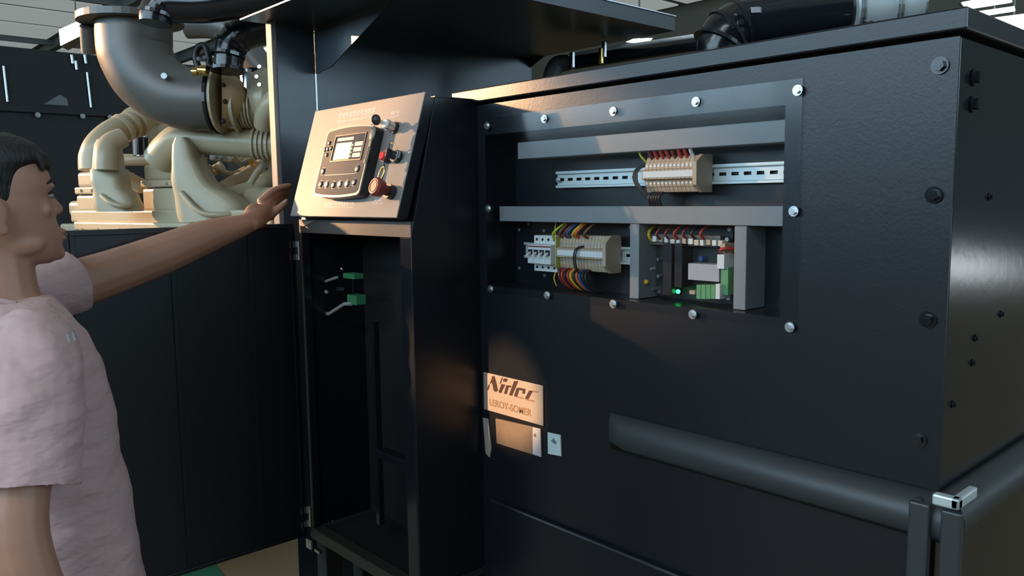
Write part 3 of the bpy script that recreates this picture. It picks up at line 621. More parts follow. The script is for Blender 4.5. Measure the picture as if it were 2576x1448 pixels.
B(PT).box((sx0, sy0, HC), (sx1, sy1, HC+0.0004)).build('screen_glass', mat('screen_dark', (0.10, 0.09, 0.085), 0.12, noise_amt=0.5, nscale=40), ctr)
wS = sx1-sx0; hS = sy1-sy0
B(PT).box((sx0+wS*0.055, sy0+hS*0.03, HC+0.0004), (sx0+wS*0.60, sy0+hS*0.72, HC+0.0006)).build('display_edge', LCDG, ctr)
B(PT).box((sx0+wS*0.07, sy0+hS*0.06, HC+0.0006), (sx0+wS*0.58, sy0+hS*0.70, HC+0.0009)).build('display', LCD, ctr)
for k in range(4):
    y = sy0+hS*(0.10+0.15*k); B(PT).box((sx0+wS*0.615, y, HC+0.0004), (sx0+wS*0.655, y+hS*0.07, HC+0.001)).build('status_lamp', BTNL, ctr)
for k in range(3):
    y = sy0+hS*(0.08+0.225*k); B(PT).box((sx0+wS*0.70, y, HC+0.0004), (sx0+wS*0.96, y+hS*0.17, HC+0.001)).build('legend_label', BTNL, ctr, bevel=0.0003)
B(PT).box((sx0+wS*0.06, sy0+hS*0.80, HC+0.0004), (sx0+wS*0.62, sy0+hS*0.93, HC+0.0008)).build('logo_strip', PAPER, ctr)
def button(u, v, r, mtl):
    x, y, _ = LP(u, v, HC); b = B(PT); b.tube([(x, y, HC), (x, y, HC+0.0022)], r, 16); b.sph((x, y, HC+0.0022), (r, r, 0.0012), 14, 6); b.build('button', mtl, ctr)
    b = B(PT); b.tube([(x, y, HC-0.0001), (x, y, HC+0.0006)], r*1.22, 16, smooth=False); b.build('button_ring', CTRLB, ctr)
for u, v in ((829, 360), (818, 376), (825, 375), (833, 373), (822, 390)): button(u, v, 0.0055, BTN)
button(813, 431, 0.008, BTN); button(899, 424, 0.0085, BTN)
for (u, v), mm in zip(((807, 463), (822, 464), (839, 465), (855, 463), (873, 462), (891, 458)), (BTN, BTNL, BTN, BTNL, BTNL, BTN)): button(u, v, 0.008, mm)
a, c = LP(816, 441, HC), LP(893, 436, HC); B(PT).box((a[0], (a[1]+c[1])/2-0.0006, HC), (c[0], (a[1]+c[1])/2+0.0006, HC+0.0003)).build('rule_line', BEZ, ctr)
# ------------------------------------------------------------------ switches, keys and emergency stop
def knob(name, label, cat, u, v, h, parts):
    x, y, _ = LP(u, v, h); t = thing(name, label, cat, PT @ V((x, y, 0)))
    for nm, z0, z1, r0, r1, mtl in parts: B(PT).tube([(x, y, z0), (x, y, z1)], [r0, r1], 24).build(nm, mtl, t, bevel=0.0006)
    return t, x, y
ks, kx, ky = knob('key_switch', 'chrome key switch barrel near the top right of the tan panel', 'key switch', 967, 310, 0.030,
    [('nut', 0.0, 0.006, 0.014, 0.014, CTRLB), ('barrel', 0.006, 0.027, 0.011, 0.011, CHR), ('collar', 0.019, 0.022, 0.0125, 0.0125, CHR), ('face', 0.027, 0.030, 0.011, 0.009, WHT)])
def key(name, label, x, y, z, dirn, head, blade, loc):
    t = thing(name, label, 'key', loc); return t
k1 = thing('key', 'black-headed key standing in the chrome key switch', 'key', PT @ V((kx, ky, 0.031)))
B(PT).box((kx-0.001, ky-0.004, 0.028), (kx+0.001, ky+0.004, 0.042)).build('blade', CHR, k1)
B(PT).sph((kx, ky, 0.052), (0.0035, 0.012, 0.012), 14, 9).build('head', mat('olive_black_plastic', (0.03, 0.028, 0.02), 0.3, noise_amt=0.2), k1)
k2 = thing('key', 'grey plastic-headed key hanging below the chrome switch', 'key', PT @ V((kx-0.004, ky-0.055, 0.048)))
xg, yg = kx-0.002, ky-0.032
B(PT).tube([(kx, ky-0.008, 0.052), (kx-0.001, ky-0.014, 0.060), (xg, yg+0.012, 0.058), (xg, yg+0.006, 0.050)], 0.0013, 8).build('ring', CHR, k2)
B(PT).sph((xg, yg, 0.052), (0.011, 0.018, 0.004), 14, 9).build('head', mat('grey_green_plastic', (0.16, 0.17, 0.14), 0.4, noise_amt=0.2), k2)
B(PT).box((xg-0.0045, yg-0.030, 0.0505), (xg+0.0045, yg-0.014, 0.0535)).build('shoulder', mat('grey_green_plastic', (0, 0, 0)), k2, bevel=0.001)
B(PT).box((xg-0.006, yg-0.062, 0.051), (xg-0.002, yg-0.030, 0.053)).box((xg-0.008, yg-0.066, 0.0505), (xg-0.001, yg-0.058, 0.0535)).build('blade', CHR, k2)
rlamp, rx, ry = knob('indicator_lamp', 'small red indicator lamp right of the controller', 'indicator lamp', 959, 390, 0.022,
    [('bezel', 0.0, 0.016, 0.0125, 0.0125, CTRLB), ('lens', 0.016, 0.022, 0.011, 0.0085, REDL)])
sw, qx, qy = knob('selector_switch', 'black keyed selector switch in the middle of the panel right side', 'switch', 984, 388, 0.020,
    [('base', 0.0, 0.010, 0.0145, 0.0145, CTRLB), ('ring', 0.010, 0.014, 0.0135, 0.0135, CHR), ('core', 0.014, 0.022, 0.010, 0.009, CTRLB)])
B(PT).box((qx-0.003, qy-0.010, 0.022), (qx+0.003, qy+0.010, 0.034)).build('key_grip', CTRLB, sw, bevel=0.0015)
B(PT).tube([(qx-0.010, qy+0.014, 0.022), (qx, qy+0.022, 0.030), (qx+0.016, qy+0.021, 0.030), (qx+0.022, qy+0.012, 0.022)], 0.0014, 8).build('wire_loop', BRASS, sw)
B(PT).box((qx+0.006, qy-0.006, 0.010), (qx+0.020, qy+0.008, 0.018)).build('lock_tab', CHR, sw, bevel=0.001)
k3 = thing('key', 'gold key with an oval bow hanging below the selector switch', 'key', PT @ V((qx, qy-0.07, 0.03)))
xg, yg = qx-0.001, qy-0.048
B(PT).tube([(qx, qy-0.008, 0.030), (qx+0.002, qy-0.020, 0.036), (xg+0.002, yg+0.016, 0.030)], 0.0016, 8).build('ring', CTRLB, k3)
b = B(PT); pts = [(xg+0.009*math.cos(q)+0.003*math.sin(q), yg+0.016*math.sin(q), 0.032) for q in [2*math.pi*i/18 for i in range(19)]]
b.tube(pts, 0.0023, 8); b.build('bow', BRASS, k3)
B(PT).box((xg-0.006, yg-0.046, 0.031), (xg-0.002, yg-0.014, 0.033)).box((xg-0.010, yg-0.050, 0.030), (xg-0.001, yg-0.041, 0.034)).build('blade', BRASS, k3, bevel=0.0006)
es, ex_, ey_ = knob('emergency_stop', 'red mushroom emergency stop button at the lower right of the controller', 'stop button', 939, 467, 0.050,
    [('collar', 0.0, 0.014, 0.016, 0.016, CTRLB), ('stem', 0.014, 0.030, 0.011, 0.011, REDP), ('cap_skirt', 0.029, 0.044, 0.0185, 0.021, REDP), ('cap', 0.044, 0.050, 0.021, 0.017, REDP)])
b = B(PT); b.tube([(ex_+0.013*math.cos(q), ey_+0.013*math.sin(q), 0.0503) for q in [2*math.pi*i/20 for i in range(21)]], 0.0011, 6); b.build('arrow_ring', mat('pale_red', (0.55, 0.25, 0.2), 0.4, noise_amt=0.1), es)
# ------------------------------------------------------------------ engine canopy: end wall, roof, post
SHEEN = mat('slate_paint', (0.045, 0.058, 0.072), 0.3, noise_amt=0.2, nscale=4)  # lightened black: sheen of reflected light put into the base colour
can = thing('engine_canopy', 'black engine canopy with an overhanging roof above the control column', 'canopy', (-2.2, 0.45, 0.0))
XW = P(797, 260, y=0.0).x; YP = P(708, 400, x=XW).y
B().box((XW-0.004, 0.002, 0.0), (XW, 0.87, 2.1)).build('end_wall', SHEEN, can)
B().box((XW-0.004, YP, 0.0), (XW, -0.002, 2.1)).build('front_flange', SHEEN, can)
xq = P(690, 350, y=YP).x
B().box((xq, YP-0.012, 1.40), (XW-0.0045, YP+0.004, 2.098)).build('lit_post', STRIP, can, bevel=0.002)
B().box((XW-0.05, -0.20, 2.10), (-1.533, 0.87, 2.104)).build('roof_panel', SHEEN, can)
fl_z = P(1712, 46, x=-1.53).z
B().box((-1.533, -0.20, 2.10), (-1.529, 0.87, fl_z)).build('roof_flange', mat('grey_flange', (0.06, 0.075, 0.085), 0.35, noise_amt=0.15), can)
B().box((-1.534, -0.20, fl_z), (-1.524, 0.87, fl_z+0.003)).build('flange_lip', STEEL, can)
B().box((XW-0.1, 0.867, 2.104), (-1.533, 0.871, fl_z)).build('roof_flange', BLK, can)
g0, g1 = P(985, 0, y=0.0), P(832, 168, y=0.0)
B().prism([(g0.x, 0, 2.0995), (g1.x, 0, g1.z), (XW, 0, g1.z-0.01), (XW, 0, 2.0995)], (0, 0.004, 0)).build('gusset', SHEEN, can)
B().prism([(-2.085, 0.862, 2.0995), (P(1290, 205, y=0.862).x, 0.862, P(1290, 205, y=0.862).z), (XW-0.2, 0.862, 1.7), (XW-0.2, 0.862, 2.0995)], (0, 0.004, 0)).build('gusset', SHEEN, can)
hb_ = P(789, 60, x=XW); B().box((XW, hb_.y-0.008, hb_.z-0.02), (XW+0.012, hb_.y+0.008, hb_.z+0.018)).build('latch', STEEL, can, bevel=0.003)
B().tube([(XW+0.001, 0.0, 1.56), (XW+0.001, 0.0, P(797, 185, y=0).z)], 0.0035, 8).build('edge_seal', STEEL, can)
# ------------------------------------------------------------------ engine
YAW = math.radians(13); EO = Q(430, 545, 3.0)
ex = V((math.cos(YAW), math.sin(YAW), 0)); ey = V((-math.sin(YAW), math.cos(YAW), 0)); ET = frame(EO, ex, ey, (0, 0, 1)); EI = ET.inverted()
def E_(u, v, yl=0.0): return EI @ HIT(u, v, EO+ey*yl, ey)
eng = thing('diesel_engine', 'large cream diesel engine with a grey exhaust elbow behind the open door', 'engine', V((EO.x, EO.y, 0))+ey*0.4)
def ebox(u0, v0, u1, v1, yl, dep, name, mtl=CREAM, bev=0.008):
    um = (u0+u1)/2
    return B(ET).box((E_(u0, v0, yl).x, yl, E_(um, v1, yl).z), (E_(u1, v0, yl).x, yl+dep, E_(um, v0, yl).z)).build(name, mtl, eng, bevel=bev, seg=3)
def etube(pts, r, name, mtl=CREAM, n=20, d=3.0, parent=None, sub=5):
    pp = [V(Q(p[0], p[1], p[2] if len(p) > 2 else d)) for p in pts]; k = len(pp); rr = [r]*k if isinstance(r, (int, float)) else list(r); op = []; orr = []
    for i in range(k-1):
        a, b_, c, e = pp[max(i-1, 0)], pp[i], pp[i+1], pp[min(i+2, k-1)]
        for q in range(sub):
            t = q/sub; op.append(0.5*((2*b_)+(c-a)*t+(2*a-5*b_+4*c-e)*t*t+(3*b_-a-3*c+e)*t**3)); orr.append(rr[i]*(1-t)+rr[i+1]*t)
    op.append(pp[-1]); orr.append(rr[-1])
    return B().tube(op, orr, n).build(name, mtl, parent or eng)
def ering(p, q, r, name='clamp', mtl=CREAM, parent=None, d=3.0, n=24):
    a, c = Q(p[0], p[1], p[2] if len(p) > 2 else d), Q(q[0], q[1], q[2] if len(q) > 2 else d)
    return B().tube([a, c], r, n, smooth=False).build(name, mtl, parent or eng, bevel=0.003)
px = 3.0/F
# block and rail under the heads
B(ET).box((-0.95, 0.06, -EO.z+0.80), (0.95, 0.9, -0.035)).build('block', CREAM, eng, bevel=0.01)
B(ET).box((-1.0, 0.10, -EO.z), (-0.35, 0.85, -EO.z+0.80)).box((0.80, 1.25, -EO.z), (1.0, 1.45, -EO.z+0.85)).box((0.1, 0.5, -EO.z+0.78), (1.0, 1.45, -EO.z+0.85)).build('skid', BLKM, eng)
ebox(176, 528, 680, 562, 0.0, 0.35, 'rocker_rail'); ebox(184, 560, 700, 585, -0.015, 0.35, 'rocker_flange')
for u in (205, 245, 300, 330): 
    q = ET @ E_(u, 578, -0.016); bolt(q, -ey, 0.008, eng, CREAM)
# cylinder heads
def head(u0, u1, vt, vm, vb):
    g = ebox(u0, vm+6, u1, vb, 0.005, 0.16, 'cylinder_head', bev=0.012)
    ebox(u0-4, vm-14, u1+2, vm+4, -0.004, 0.18, 'head_gasket_face', bev=0.006)
    ebox(u0+2, vt, u1-2, vm-12, 0.0, 0.17, 'rocker_cover', bev=0.014)
    for k in (0.25, 0.75): bolt(ET @ E_(u0+(u1-u0)*k, vm-5, -0.0045), -ey, 0.008, eng, CREAM)
head(190, 244, 432, 484, 532); head(356, 440, 412, 466, 532)
ebox(168, 505, 200, 545, 0.05, 0.15, 'end_cover', bev=0.02)
# castings that flare out from each head to the right
def casting(secs, d, hd, name):
    rings = []
    for u, v, hw in secs:
        c = Q(u, v, d); w_ = hw*d/F; ring = []
        for i in range(24):
            q = 2*math.pi*i/24; cc, ss = math.cos(q), math.sin(q); e = 4.0
            ring.append(c+right.xy.normalized().to_3d()*(w_*math.copysign(abs(cc)**(2/e), cc))+fwd.xy.normalized().to_3d()*(hd*math.copysign(abs(ss)**(2/e), ss)))
        rings.append(ring)
    return B().loft(rings).build(name, CREAM, eng)
casting([(272, 352, 12), (272, 366, 22), (273, 395, 27), (274, 424, 30), (276, 427, 38), (279, 462, 40), (284, 476, 38), (292, 490, 48), (300, 520, 54), (303, 532, 50)], 3.02, 0.06, 'port_casting')
casting([(470, 348, 14), (472, 366, 26), (474, 395, 30), (478, 412, 34), (488, 452, 47), (498, 470, 54), (522, 492, 74), (536, 515, 86), (540, 540, 86), (540, 556, 80)], 2.88, 0.07, 'port_casting')
for u0, v0, u1, v1, d in ((252, 484, 332, 524, 2.94), (452, 476, 600, 546, 2.79)):
    a, c = Q(u0+6, v0, d), Q(u1, v1-4, d); etube([(u0+4, v0+8, d+0.02), ((u0*2+u1)/3, v1-14, d), ((u0+u1*2)/3, v1-6, d), (u1-4, v1-10, d+0.02)], 0.010, 'casting_rib', CREAM, 10)
# pipe rising from the left head
etube([(240, 428, 3.05), (240, 395, 3.05), (252, 362, 3.05), (290, 328, 3.1), (345, 305, 3.2), (395, 285, 3.3)], [0.058, 0.058, 0.052, 0.048, 0.046, 0.046], 'exhaust_branch')
etube([(268, 428, 2.95), (268, 390, 2.95), (278, 362, 2.97), (310, 345, 3.0)], [0.042, 0.042, 0.04, 0.035], 'exhaust_branch')
for a, c, r in (((306, 324, 3.12), (314, 319, 3.13), 0.056), ((324, 315, 3.15), (330, 312, 3.16), 0.053), ((338, 309, 3.18), (348, 304, 3.2), 0.060), ((318, 318, 3.14), (322, 316, 3.14), 0.05)): ering(a, c, r, 'bellows_ring')
# pipe from the right head across to the post
etube([(405, 402, 2.95), (425, 372, 2.92), (455, 348, 2.9), (520, 352, 2.9), (600, 358, 2.9), (705, 362, 2.9)], [0.062, 0.058, 0.052, 0.052, 0.052, 0.052], 'exhaust_branch')
for u in (640, 652, 664, 676, 690): ering((u, 359, 2.9), (u+6, 359.5, 2.9), 0.060, 'bellows_ring')
ering((452, 318, 2.95), (454, 342, 2.95), 0.022, 'lifting_boss'); 
ebox(376, 395, 450, 412, 0.0, 0.12, 'branch_flange', bev=0.004)
# cross pipe, canister and pipework between
etube([(290, 402, 3.3), (380, 402, 3.3)], 0.024, 'water_pipe')
ering((352, 345, 3.3), (354, 392, 3.3), 0.030, 'filter_canister', BLKG); ering((352, 342, 3.29), (352, 347, 3.29), 0.033, 'canister_band', STEEL); ering((354, 384, 3.29), (354, 393, 3.29), 0.018, 'canister_foot', STEEL)
etube([(395, 350, 3.5), (405, 345, 3.48)], [0.085, 0.085], 'thermostat_housing', n=24); ering((389, 350, 3.46), (394, 350, 3.46), 0.094, 'housing_rim')
for pts, r in (([(560, 480, 3.1), (620, 445, 3.15), (695, 400, 3.2)], 0.035), ([(560, 495, 3.0), (640, 470, 3.05), (700, 430, 3.1)], 0.030), ([(530, 395, 3.2), (600, 398, 3.2), (695, 395, 3.2)], 0.012), ([(600, 415, 3.1), (640, 395, 3.1)], 0.008), ([(628, 465, 2.9), (650, 430, 2.95), (690, 385, 3.0)], 0.012), ([(540, 420, 3.15), (580, 440, 3.15), (620, 425, 3.15)], 0.014), ([(300, 440, 3.2), (360, 470, 3.2)], 0.03), ([(520, 440, 3.2), (560, 415, 3.2)], 0.02)):
    etube(pts, r, 'coolant_pipe', CREAM if r > 0.01 else STEEL, 12)
for u, v in ((545, 398), (575, 402), (600, 405), (640, 412), (668, 420), (655, 440), (690, 415), (560, 398)):
    a = Q(u, v, 3.08); B().tube([a, a+V((0.015, -0.02, 0.004))], 0.012, 8, smooth=False).build('union_nut', [CREAM, STEEL, BRASS][(u // 5) % 3], eng)
ebox(600, 470, 720, 545, 0.16, 0.3, 'gear_case', bev=0.03)
ebox(560, 530, 720, 575, 0.05, 0.3, 'gear_case', bev=0.02)
# big exhaust elbow
DE = 2.8
elb = etube([(338, 66, 2.80), (338, 100, 2.80), (343, 140, 2.80), (372, 196, 2.80), (430, 236, 2.80), (490, 250, 2.80), (548, 252, 2.80)], [0.124, 0.124, 0.122, 0.116, 0.110, 0.106, 0.104], 'exhaust_elbow', ELB, 40, sub=8)
a = Q(330, 60, 2.8); B().tube([a, a+V((0, 0, 0.022))], 0.172, 40, smooth=False).build('elbow_flange', ELB, elb, bevel=0.002)
ering((538, 252, 2.8), (545, 252, 2.8), 0.115, 'clamp_band', BLKG, elb); ering((550, 252, 2.8), (556, 252, 2.8), 0.112, 'clamp_band', CREAM, elb)
ering((222, 66, 2.8), (226, 130, 2.85), 0.028, 'down_bolt_tube', ELB, elb)
q = Q(416, 193, 2.69); B().tube([q, q+V((0.02, -0.012, 0))], 0.010, 10, smooth=False).build('sensor_boss', STEEL, elb)
# turbocharger right of the elbow
etube([(556, 252, 2.82), (575, 254, 2.83), (600, 262, 2.85)], [0.098, 0.092, 0.070], 'turbo_inlet', TAN, 28)
B().prism([Q(556, 196, 2.86), Q(640, 222, 2.86), Q(640, 240, 2.86), Q(560, 240, 2.86)], V((-0.03, 0.05, 0))).build('turbo_bracket', CREAM, eng, bevel=0.006)
ering((594, 268, 2.83), (602, 268, 2.83), 0.086, 'turbo_flange'); etube([(602, 272, 2.86), (655, 268, 2.88)], 0.070, 'turbo_body', CREAM, 28)
for u in (612, 620, 628, 636): ering((u, 271, 2.86), (u+3, 271, 2.86), 0.073, 'fin')
etube([(646, 262, 2.88), (662, 258, 2.88), (684, 256, 2.88), (712, 256, 2.88)], [0.09, 0.112, 0.118, 0.09], 'compressor_housing', CREAM, 32)
etube([(662, 318, 2.80), (668, 288, 2.77), (684, 262, 2.75), (702, 240, 2.75)], [0.032, 0.036, 0.038, 0.036], 'volute', CREAM, 16)
for u, v in ((566, 255), (562, 305), (562, 215)): 
    q = Q(u, v, 2.74); B().sph(q, 0.009, 8, 6).build('flange_bolt', BLKM, eng)
# hoses above the elbow
etube([(392, 60, 2.55), (396, 34, 2.55), (412, 14, 2.55), (446, 8, 2.55)], [0.050, 0.054, 0.056, 0.056], 'hose_elbow', HOSE)
etube([(440, 9, 2.55), (520, 10, 2.55), (610, -4, 2.55), (720, -16, 2.55)], 0.058, 'air_pipe', BLKG)
for p, q in (((398, 42), (400, 33)), ((410, 20), (415, 13))): ering((*p, 2.55), (*q, 2.55), 0.060, 'hose_clamp', BLKG)
etube([(575, 180, 2.7), (576, 150, 2.7), (584, 110, 2.7), (612, 84, 2.7), (650, 72, 2.72), (705, 66, 2.75)], [0.044, 0.048, 0.052, 0.056, 0.058, 0.058], 'hose_elbow', HOSE)
for p, q in (((572, 142), (573, 134)), ((578, 116), (582, 108)), ((592, 96), (600, 90)), ((572, 172), (572, 180))): ering((*p, 2.69), (*q, 2.69), 0.057, 'hose_clamp', BLKG)
etube([(470, 60, 3.1), (540, 62, 3.1), (600, 90, 3.1), (640, 150, 3.1), (690, 200, 3.1)], 0.055, 'air_duct', ELB)
etube([(500, 175, 2.75), (492, 140, 2.75), (500, 118, 2.75), (516, 116, 2.75), (524, 138, 2.75), (528, 172, 2.75)], 0.012, 'hose_loop', RUB, 10)
for u, v in ((502, 150), (518, 147), (655, 170), (648, 195), (655, 215), (680, 60), (640, 52), (655, 74)):
    q = Q(u, v, 2.72); B().tube([q, q+V((0.008, -0.008, 0.002))], 0.007, 6, smooth=False).build('bolt_head', CHR, eng)
etube([(484, 180, 2.66), (498, 180, 2.66)], 0.014, 'brass_fitting', BRASS, 8); etube([(500, 176, 2.66), (522, 178, 2.66)], [0.016, 0.020], 'brass_fitting', BRASS, 6)
B().prism([Q(540, 169, 2.72), Q(622, 172, 2.72), Q(622, 184, 2.72), Q(540, 180, 2.72)], V((-0.01, 0.02, 0))).build('support_bracket', STEEL, eng)
B().prism([Q(614, 182, 2.72), Q(620, 182, 2.72), Q(620, 222, 2.72), Q(614, 218, 2.72)], V((-0.01, 0.02, 0))).build('support_bracket', STEEL, eng)
ering((640, 180, 2.95), (642, 222, 2.95), 0.055, 'filter_canister', BLKG)
# ------------------------------------------------------------------ dark generator set far behind the engine
xr = -6.6; p0 = P(-60, 122, x=xr); p1 = P(300, 132, x=xr)
rad = thing('radiator_unit', 'far black radiator unit with pale slits behind the engine', 'radiator', (xr-0.4, (p0.y+p1.y)/2, 0))
B().box((xr-0.8, p0.y-0.6, 0.0), (xr, p1.y+0.8, (p0.z+p1.z)/2)).build('housing', BLKM, rad, bevel=0.01)
B().box((xr-0.001, p0.y-0.6, P(100, 268, x=xr).z), (xr+0.03, p1.y+0.8, P(100, 285, x=xr).z)).build('ledge', BLKM, rad, bevel=0.005)
for u0, v0, u1, v1 in ((9, 166, 19, 256), (219, 182, 229, 270)):
    a, c = P(u0, v0, x=xr+0.012), P(u1, v1, x=xr+0.012); B().tube([a, c], 0.010, 8).build('edge_trim', STEEL, rad)
for u, v in ((95, 289), (208, 292), (277, 295)): bolt(P(u, v, x=xr+0.032), (1, 0, 0), 0.018, rad, mat('dull_steel', (0.3, 0.3, 0.3), 0.5, metal=0.6, noise_amt=0.2))
for u, v in ((180, 150), (213, 150), (252, 158), (190, 165)):
    a = P(u, v-12, x=xr+0.02); c = P(u+3, v+10, x=xr+0.02); B().tube([a, c], 0.012, 8).build('handle', STEEL, rad)
a = P(140, 262, x=xr+0.01); B().prism([P(110, 262, x=xr+0.001), P(172, 266, x=xr+0.001), P(168, 248, x=xr+0.001), P(150, 238, x=xr+0.001)], (0.004, 0, 0)).build('name_label', mat('grey_label', (0.12, 0.15, 0.15), 0.6, noise_amt=0.3), rad)
# ------------------------------------------------------------------ air pipes behind the cabinet top
ap = thing('air_pipe', 'thick glossy black air pipe with a galvanised canister behind the cabinet lid', 'pipe', Q(1960, 130, 2.2))
def atube(pts, r, name, mtl, par, d, n=24): return etube([(p[0], p[1], p[2] if len(p) > 2 else d) for p in pts], r, name, mtl, n, d, par)
atube([(1868, 62), (1960, 46), (2060, 32), (2135, 24)], 0.066, 'pipe', BLKG, ap, 2.2, 32)
atube([(1800, 150), (1806, 118), (1824, 88), (1850, 70), (1874, 62)], [0.050, 0.058, 0.066, 0.068, 0.068], 'elbow', HOSE, ap, 2.2, 32)
for p, q in (((1858, 66), (1866, 63)), ((1828, 84), (1834, 79)), ((1806, 112), (1810, 104))): ering((*p, 2.2), (*q, 2.2), 0.072, 'clamp', BLK, ap)
for p in ((1848, 32), (1856, 58), (1858, 78)):
    q = Q(p[0]+4, p[1], 2.12); B().tube([q, q+V((0.012, -0.012, 0))], 0.008, 6, smooth=False).build('clamp_screw', CHR, ap)
B().prism([Q(1888, 18, 2.13), Q(1910, 17, 2.13), Q(1912, 31, 2.13), Q(1890, 32, 2.13)], (0.0, 0.012, 0)).build('sticker', PAPER, ap)
atube([(2128, 26), (2290, 8)], 0.082, 'canister', RAIL, ap, 2.2, 32)
for u in (2132, 2140, 2222, 2232, 2290): ering((u, 26-(u-2128)*0.11, 2.2), (u+5, 25.5-(u-2128)*0.11, 2.2), 0.088, 'band', STEEL, ap)
q = Q(2180, 58, 2.11); B().tube([q, q+V((0.02, -0.02, -0.01))], 0.010, 10).build('drain_plug', CHR, ap)
q = Q(2210, 60, 2.2); B().box((q.x-0.20, q.y-0.02, ZT+0.036), (q.x+0.06, q.y+0.02, q.z-0.01)).build('saddle', STEEL, ap)
tp = thing('coolant_line', 'slim glossy black pipe and bright rod running behind the cabinet lid', 'pipe', Q(1600, 150, 2.6))
atube([(1428, 160), (1520, 146), (1650, 126), (1810, 103)], 0.022, 'pipe', BLKG, tp, 2.6)
atube([(1384, 330), (1383, 230), (1385, 200), (1392, 178), (1404, 162), (1430, 158)], [0.026, 0.026, 0.026, 0.028, 0.028, 0.025], 'hose_elbow', mat('grey_hose', (0.10, 0.095, 0.09), 0.35, noise_amt=0.25, nscale=30), tp, 2.6)
atube([(1444, 140), (1530, 124), (1650, 106), (1800, 84)], 0.008, 'rod', mat('bright_rod', (0.80, 0.82, 0.82), 0.2, metal=0.2, noise_amt=0.05), tp, 2.6, 12)  # pale base colour stands in for light glinting on the rod
for u, v in ((1512, 138), (1440, 148), (1520, 122)): 
    q = Q(u, v, 2.57); B().box((q.x-0.006, q.y-0.006, q.z-0.028), (q.x+0.006, q.y+0.006, q.z+0.022)).build('clip', BRASS if u == 1512 else STEEL, tp, bevel=0.002)
ering((1434, 157, 2.6), (1441, 156, 2.6), 0.029, 'clamp', CHR, tp)
# ------------------------------------------------------------------ the worker
MX = -1.63
man = thing('person', 'worker in a pink short-sleeved T-shirt reaching out to the control panel', 'person', (MX, -0.88, 0.0))
def ering_xy(z, cx_, cy_, hx, hy, n=28, e=2.3, tilt=0.0):
    out = []
    for i in range(n):
        q = 2*math.pi*i/n; c, s = math.cos(q), math.sin(q)
        out.append(V((cx_+hx*math.copysign(abs(c)**(2/e), c), cy_+hy*math.copysign(abs(s)**(2/e), s), z+tilt*s)))
    return out
HX = MX-0.01
HEADR = [(1.494, -0.838, -0.90, 0.030), (1.502, -0.824, -0.925, 0.042), (1.515, -0.818, -0.95, 0.051), (1.535, -0.818, -0.972, 0.058), (1.555, -0.820, -0.985, 0.063), (1.575, -0.826, -0.994, 0.068), (1.595, -0.829, -1.0, 0.072), (1.613, -0.834, -1.003, 0.0735), (1.632, -0.827, -1.004, 0.0755), (1.65, -0.831, -1.002, 0.0765), (1.67, -0.839, -0.996, 0.0755), (1.69, -0.854, -0.985, 0.069), (1.705, -0.873, -0.968, 0.055), (1.715, -0.90, -0.945, 0.030)]
def headring(z, yf, yb, hw, n=36):
    out = []; yc = -0.918 if z < 1.69 else (yf+yb)/2
    for i in range(n):
        q = 2*math.pi*i/n; c, s = math.cos(q), math.sin(q)
        ly = (yf-yc) if s > 0 else (yc-yb)
        e = 2.35 if s > 0 else 2.1
        out.append(V((HX+hw*math.copysign(abs(c)**(2/e), c), yc+ly*math.copysign(abs(s)**(2/e), s), z)))
    return out
b = B()
b.loft([headring(*r) for r in HEADR])
# nose, brow, lips, chin, cheeks, ears
b.limb([(HX, -0.836, 1.618), (HX, -0.829, 1.604), (HX, -0.8215, 1.591)], [0.008, 0.0095, 0.0115], 10)
for s in (-1, 1):
    b.sph((HX+s*0.012, -0.827, 1.587), (0.008, 0.010, 0.007)); b.sph((HX+s*0.028, -0.838, 1.632), (0.022, 0.009, 0.007))
    b.sph((HX+s*0.038, -0.850, 1.590), (0.020, 0.014, 0.016)); b.sph((HX+s*0.048, -0.886, 1.532), (0.012, 0.034, 0.020))
    b.sph((HX+s*0.0775, -0.928, 1.582), (0.007, 0.017, 0.030), rot=Matrix.Rotation(-0.12*s, 3, 'Z')); b.sph((HX+s*0.080, -0.935, 1.590), (0.008, 0.016, 0.022)); b.sph((HX+s*0.076, -0.920, 1.558), (0.007, 0.009, 0.011))
b.sph((HX, -0.8190, 1.551), (0.020, 0.011, 0.0055)); b.sph((HX, -0.8190, 1.539), (0.019, 0.011, 0.0065)); b.sph((HX, -0.826, 1.512), (0.020, 0.014, 0.014))
# neck, trunk core, legs
b.limb([(HX, -0.922, 1.56), (HX, -0.920, 1.50), (MX, -0.918, 1.44), (MX, -0.905, 1.38)], [0.056, 0.056, 0.058, 0.070])
b.loft([ering_xy(*q) for q in ((0.86, MX, -0.87, 0.15, 0.10), (0.98, MX, -0.87, 0.15, 0.105), (1.12, MX, -0.885, 0.15, 0.10), (1.25, MX, -0.895, 0.16, 0.10), (1.36, MX, -0.905, 0.165, 0.085), (1.41, MX, -0.905, 0.13, 0.06), (1.435, MX, -0.91, 0.07, 0.05))])
for s in (-1, 1):
    x = MX+s*0.095
    b.limb([(x, -0.88, 0.90), (x+s*0.01, -0.865, 0.50), (x+s*0.015, -0.90, 0.10)], [0.082, 0.052, 0.036]); b.limb([(x+s*0.015, -0.91, 0.05), (x+s*0.02, -0.78, 0.035)], [0.032, 0.028])
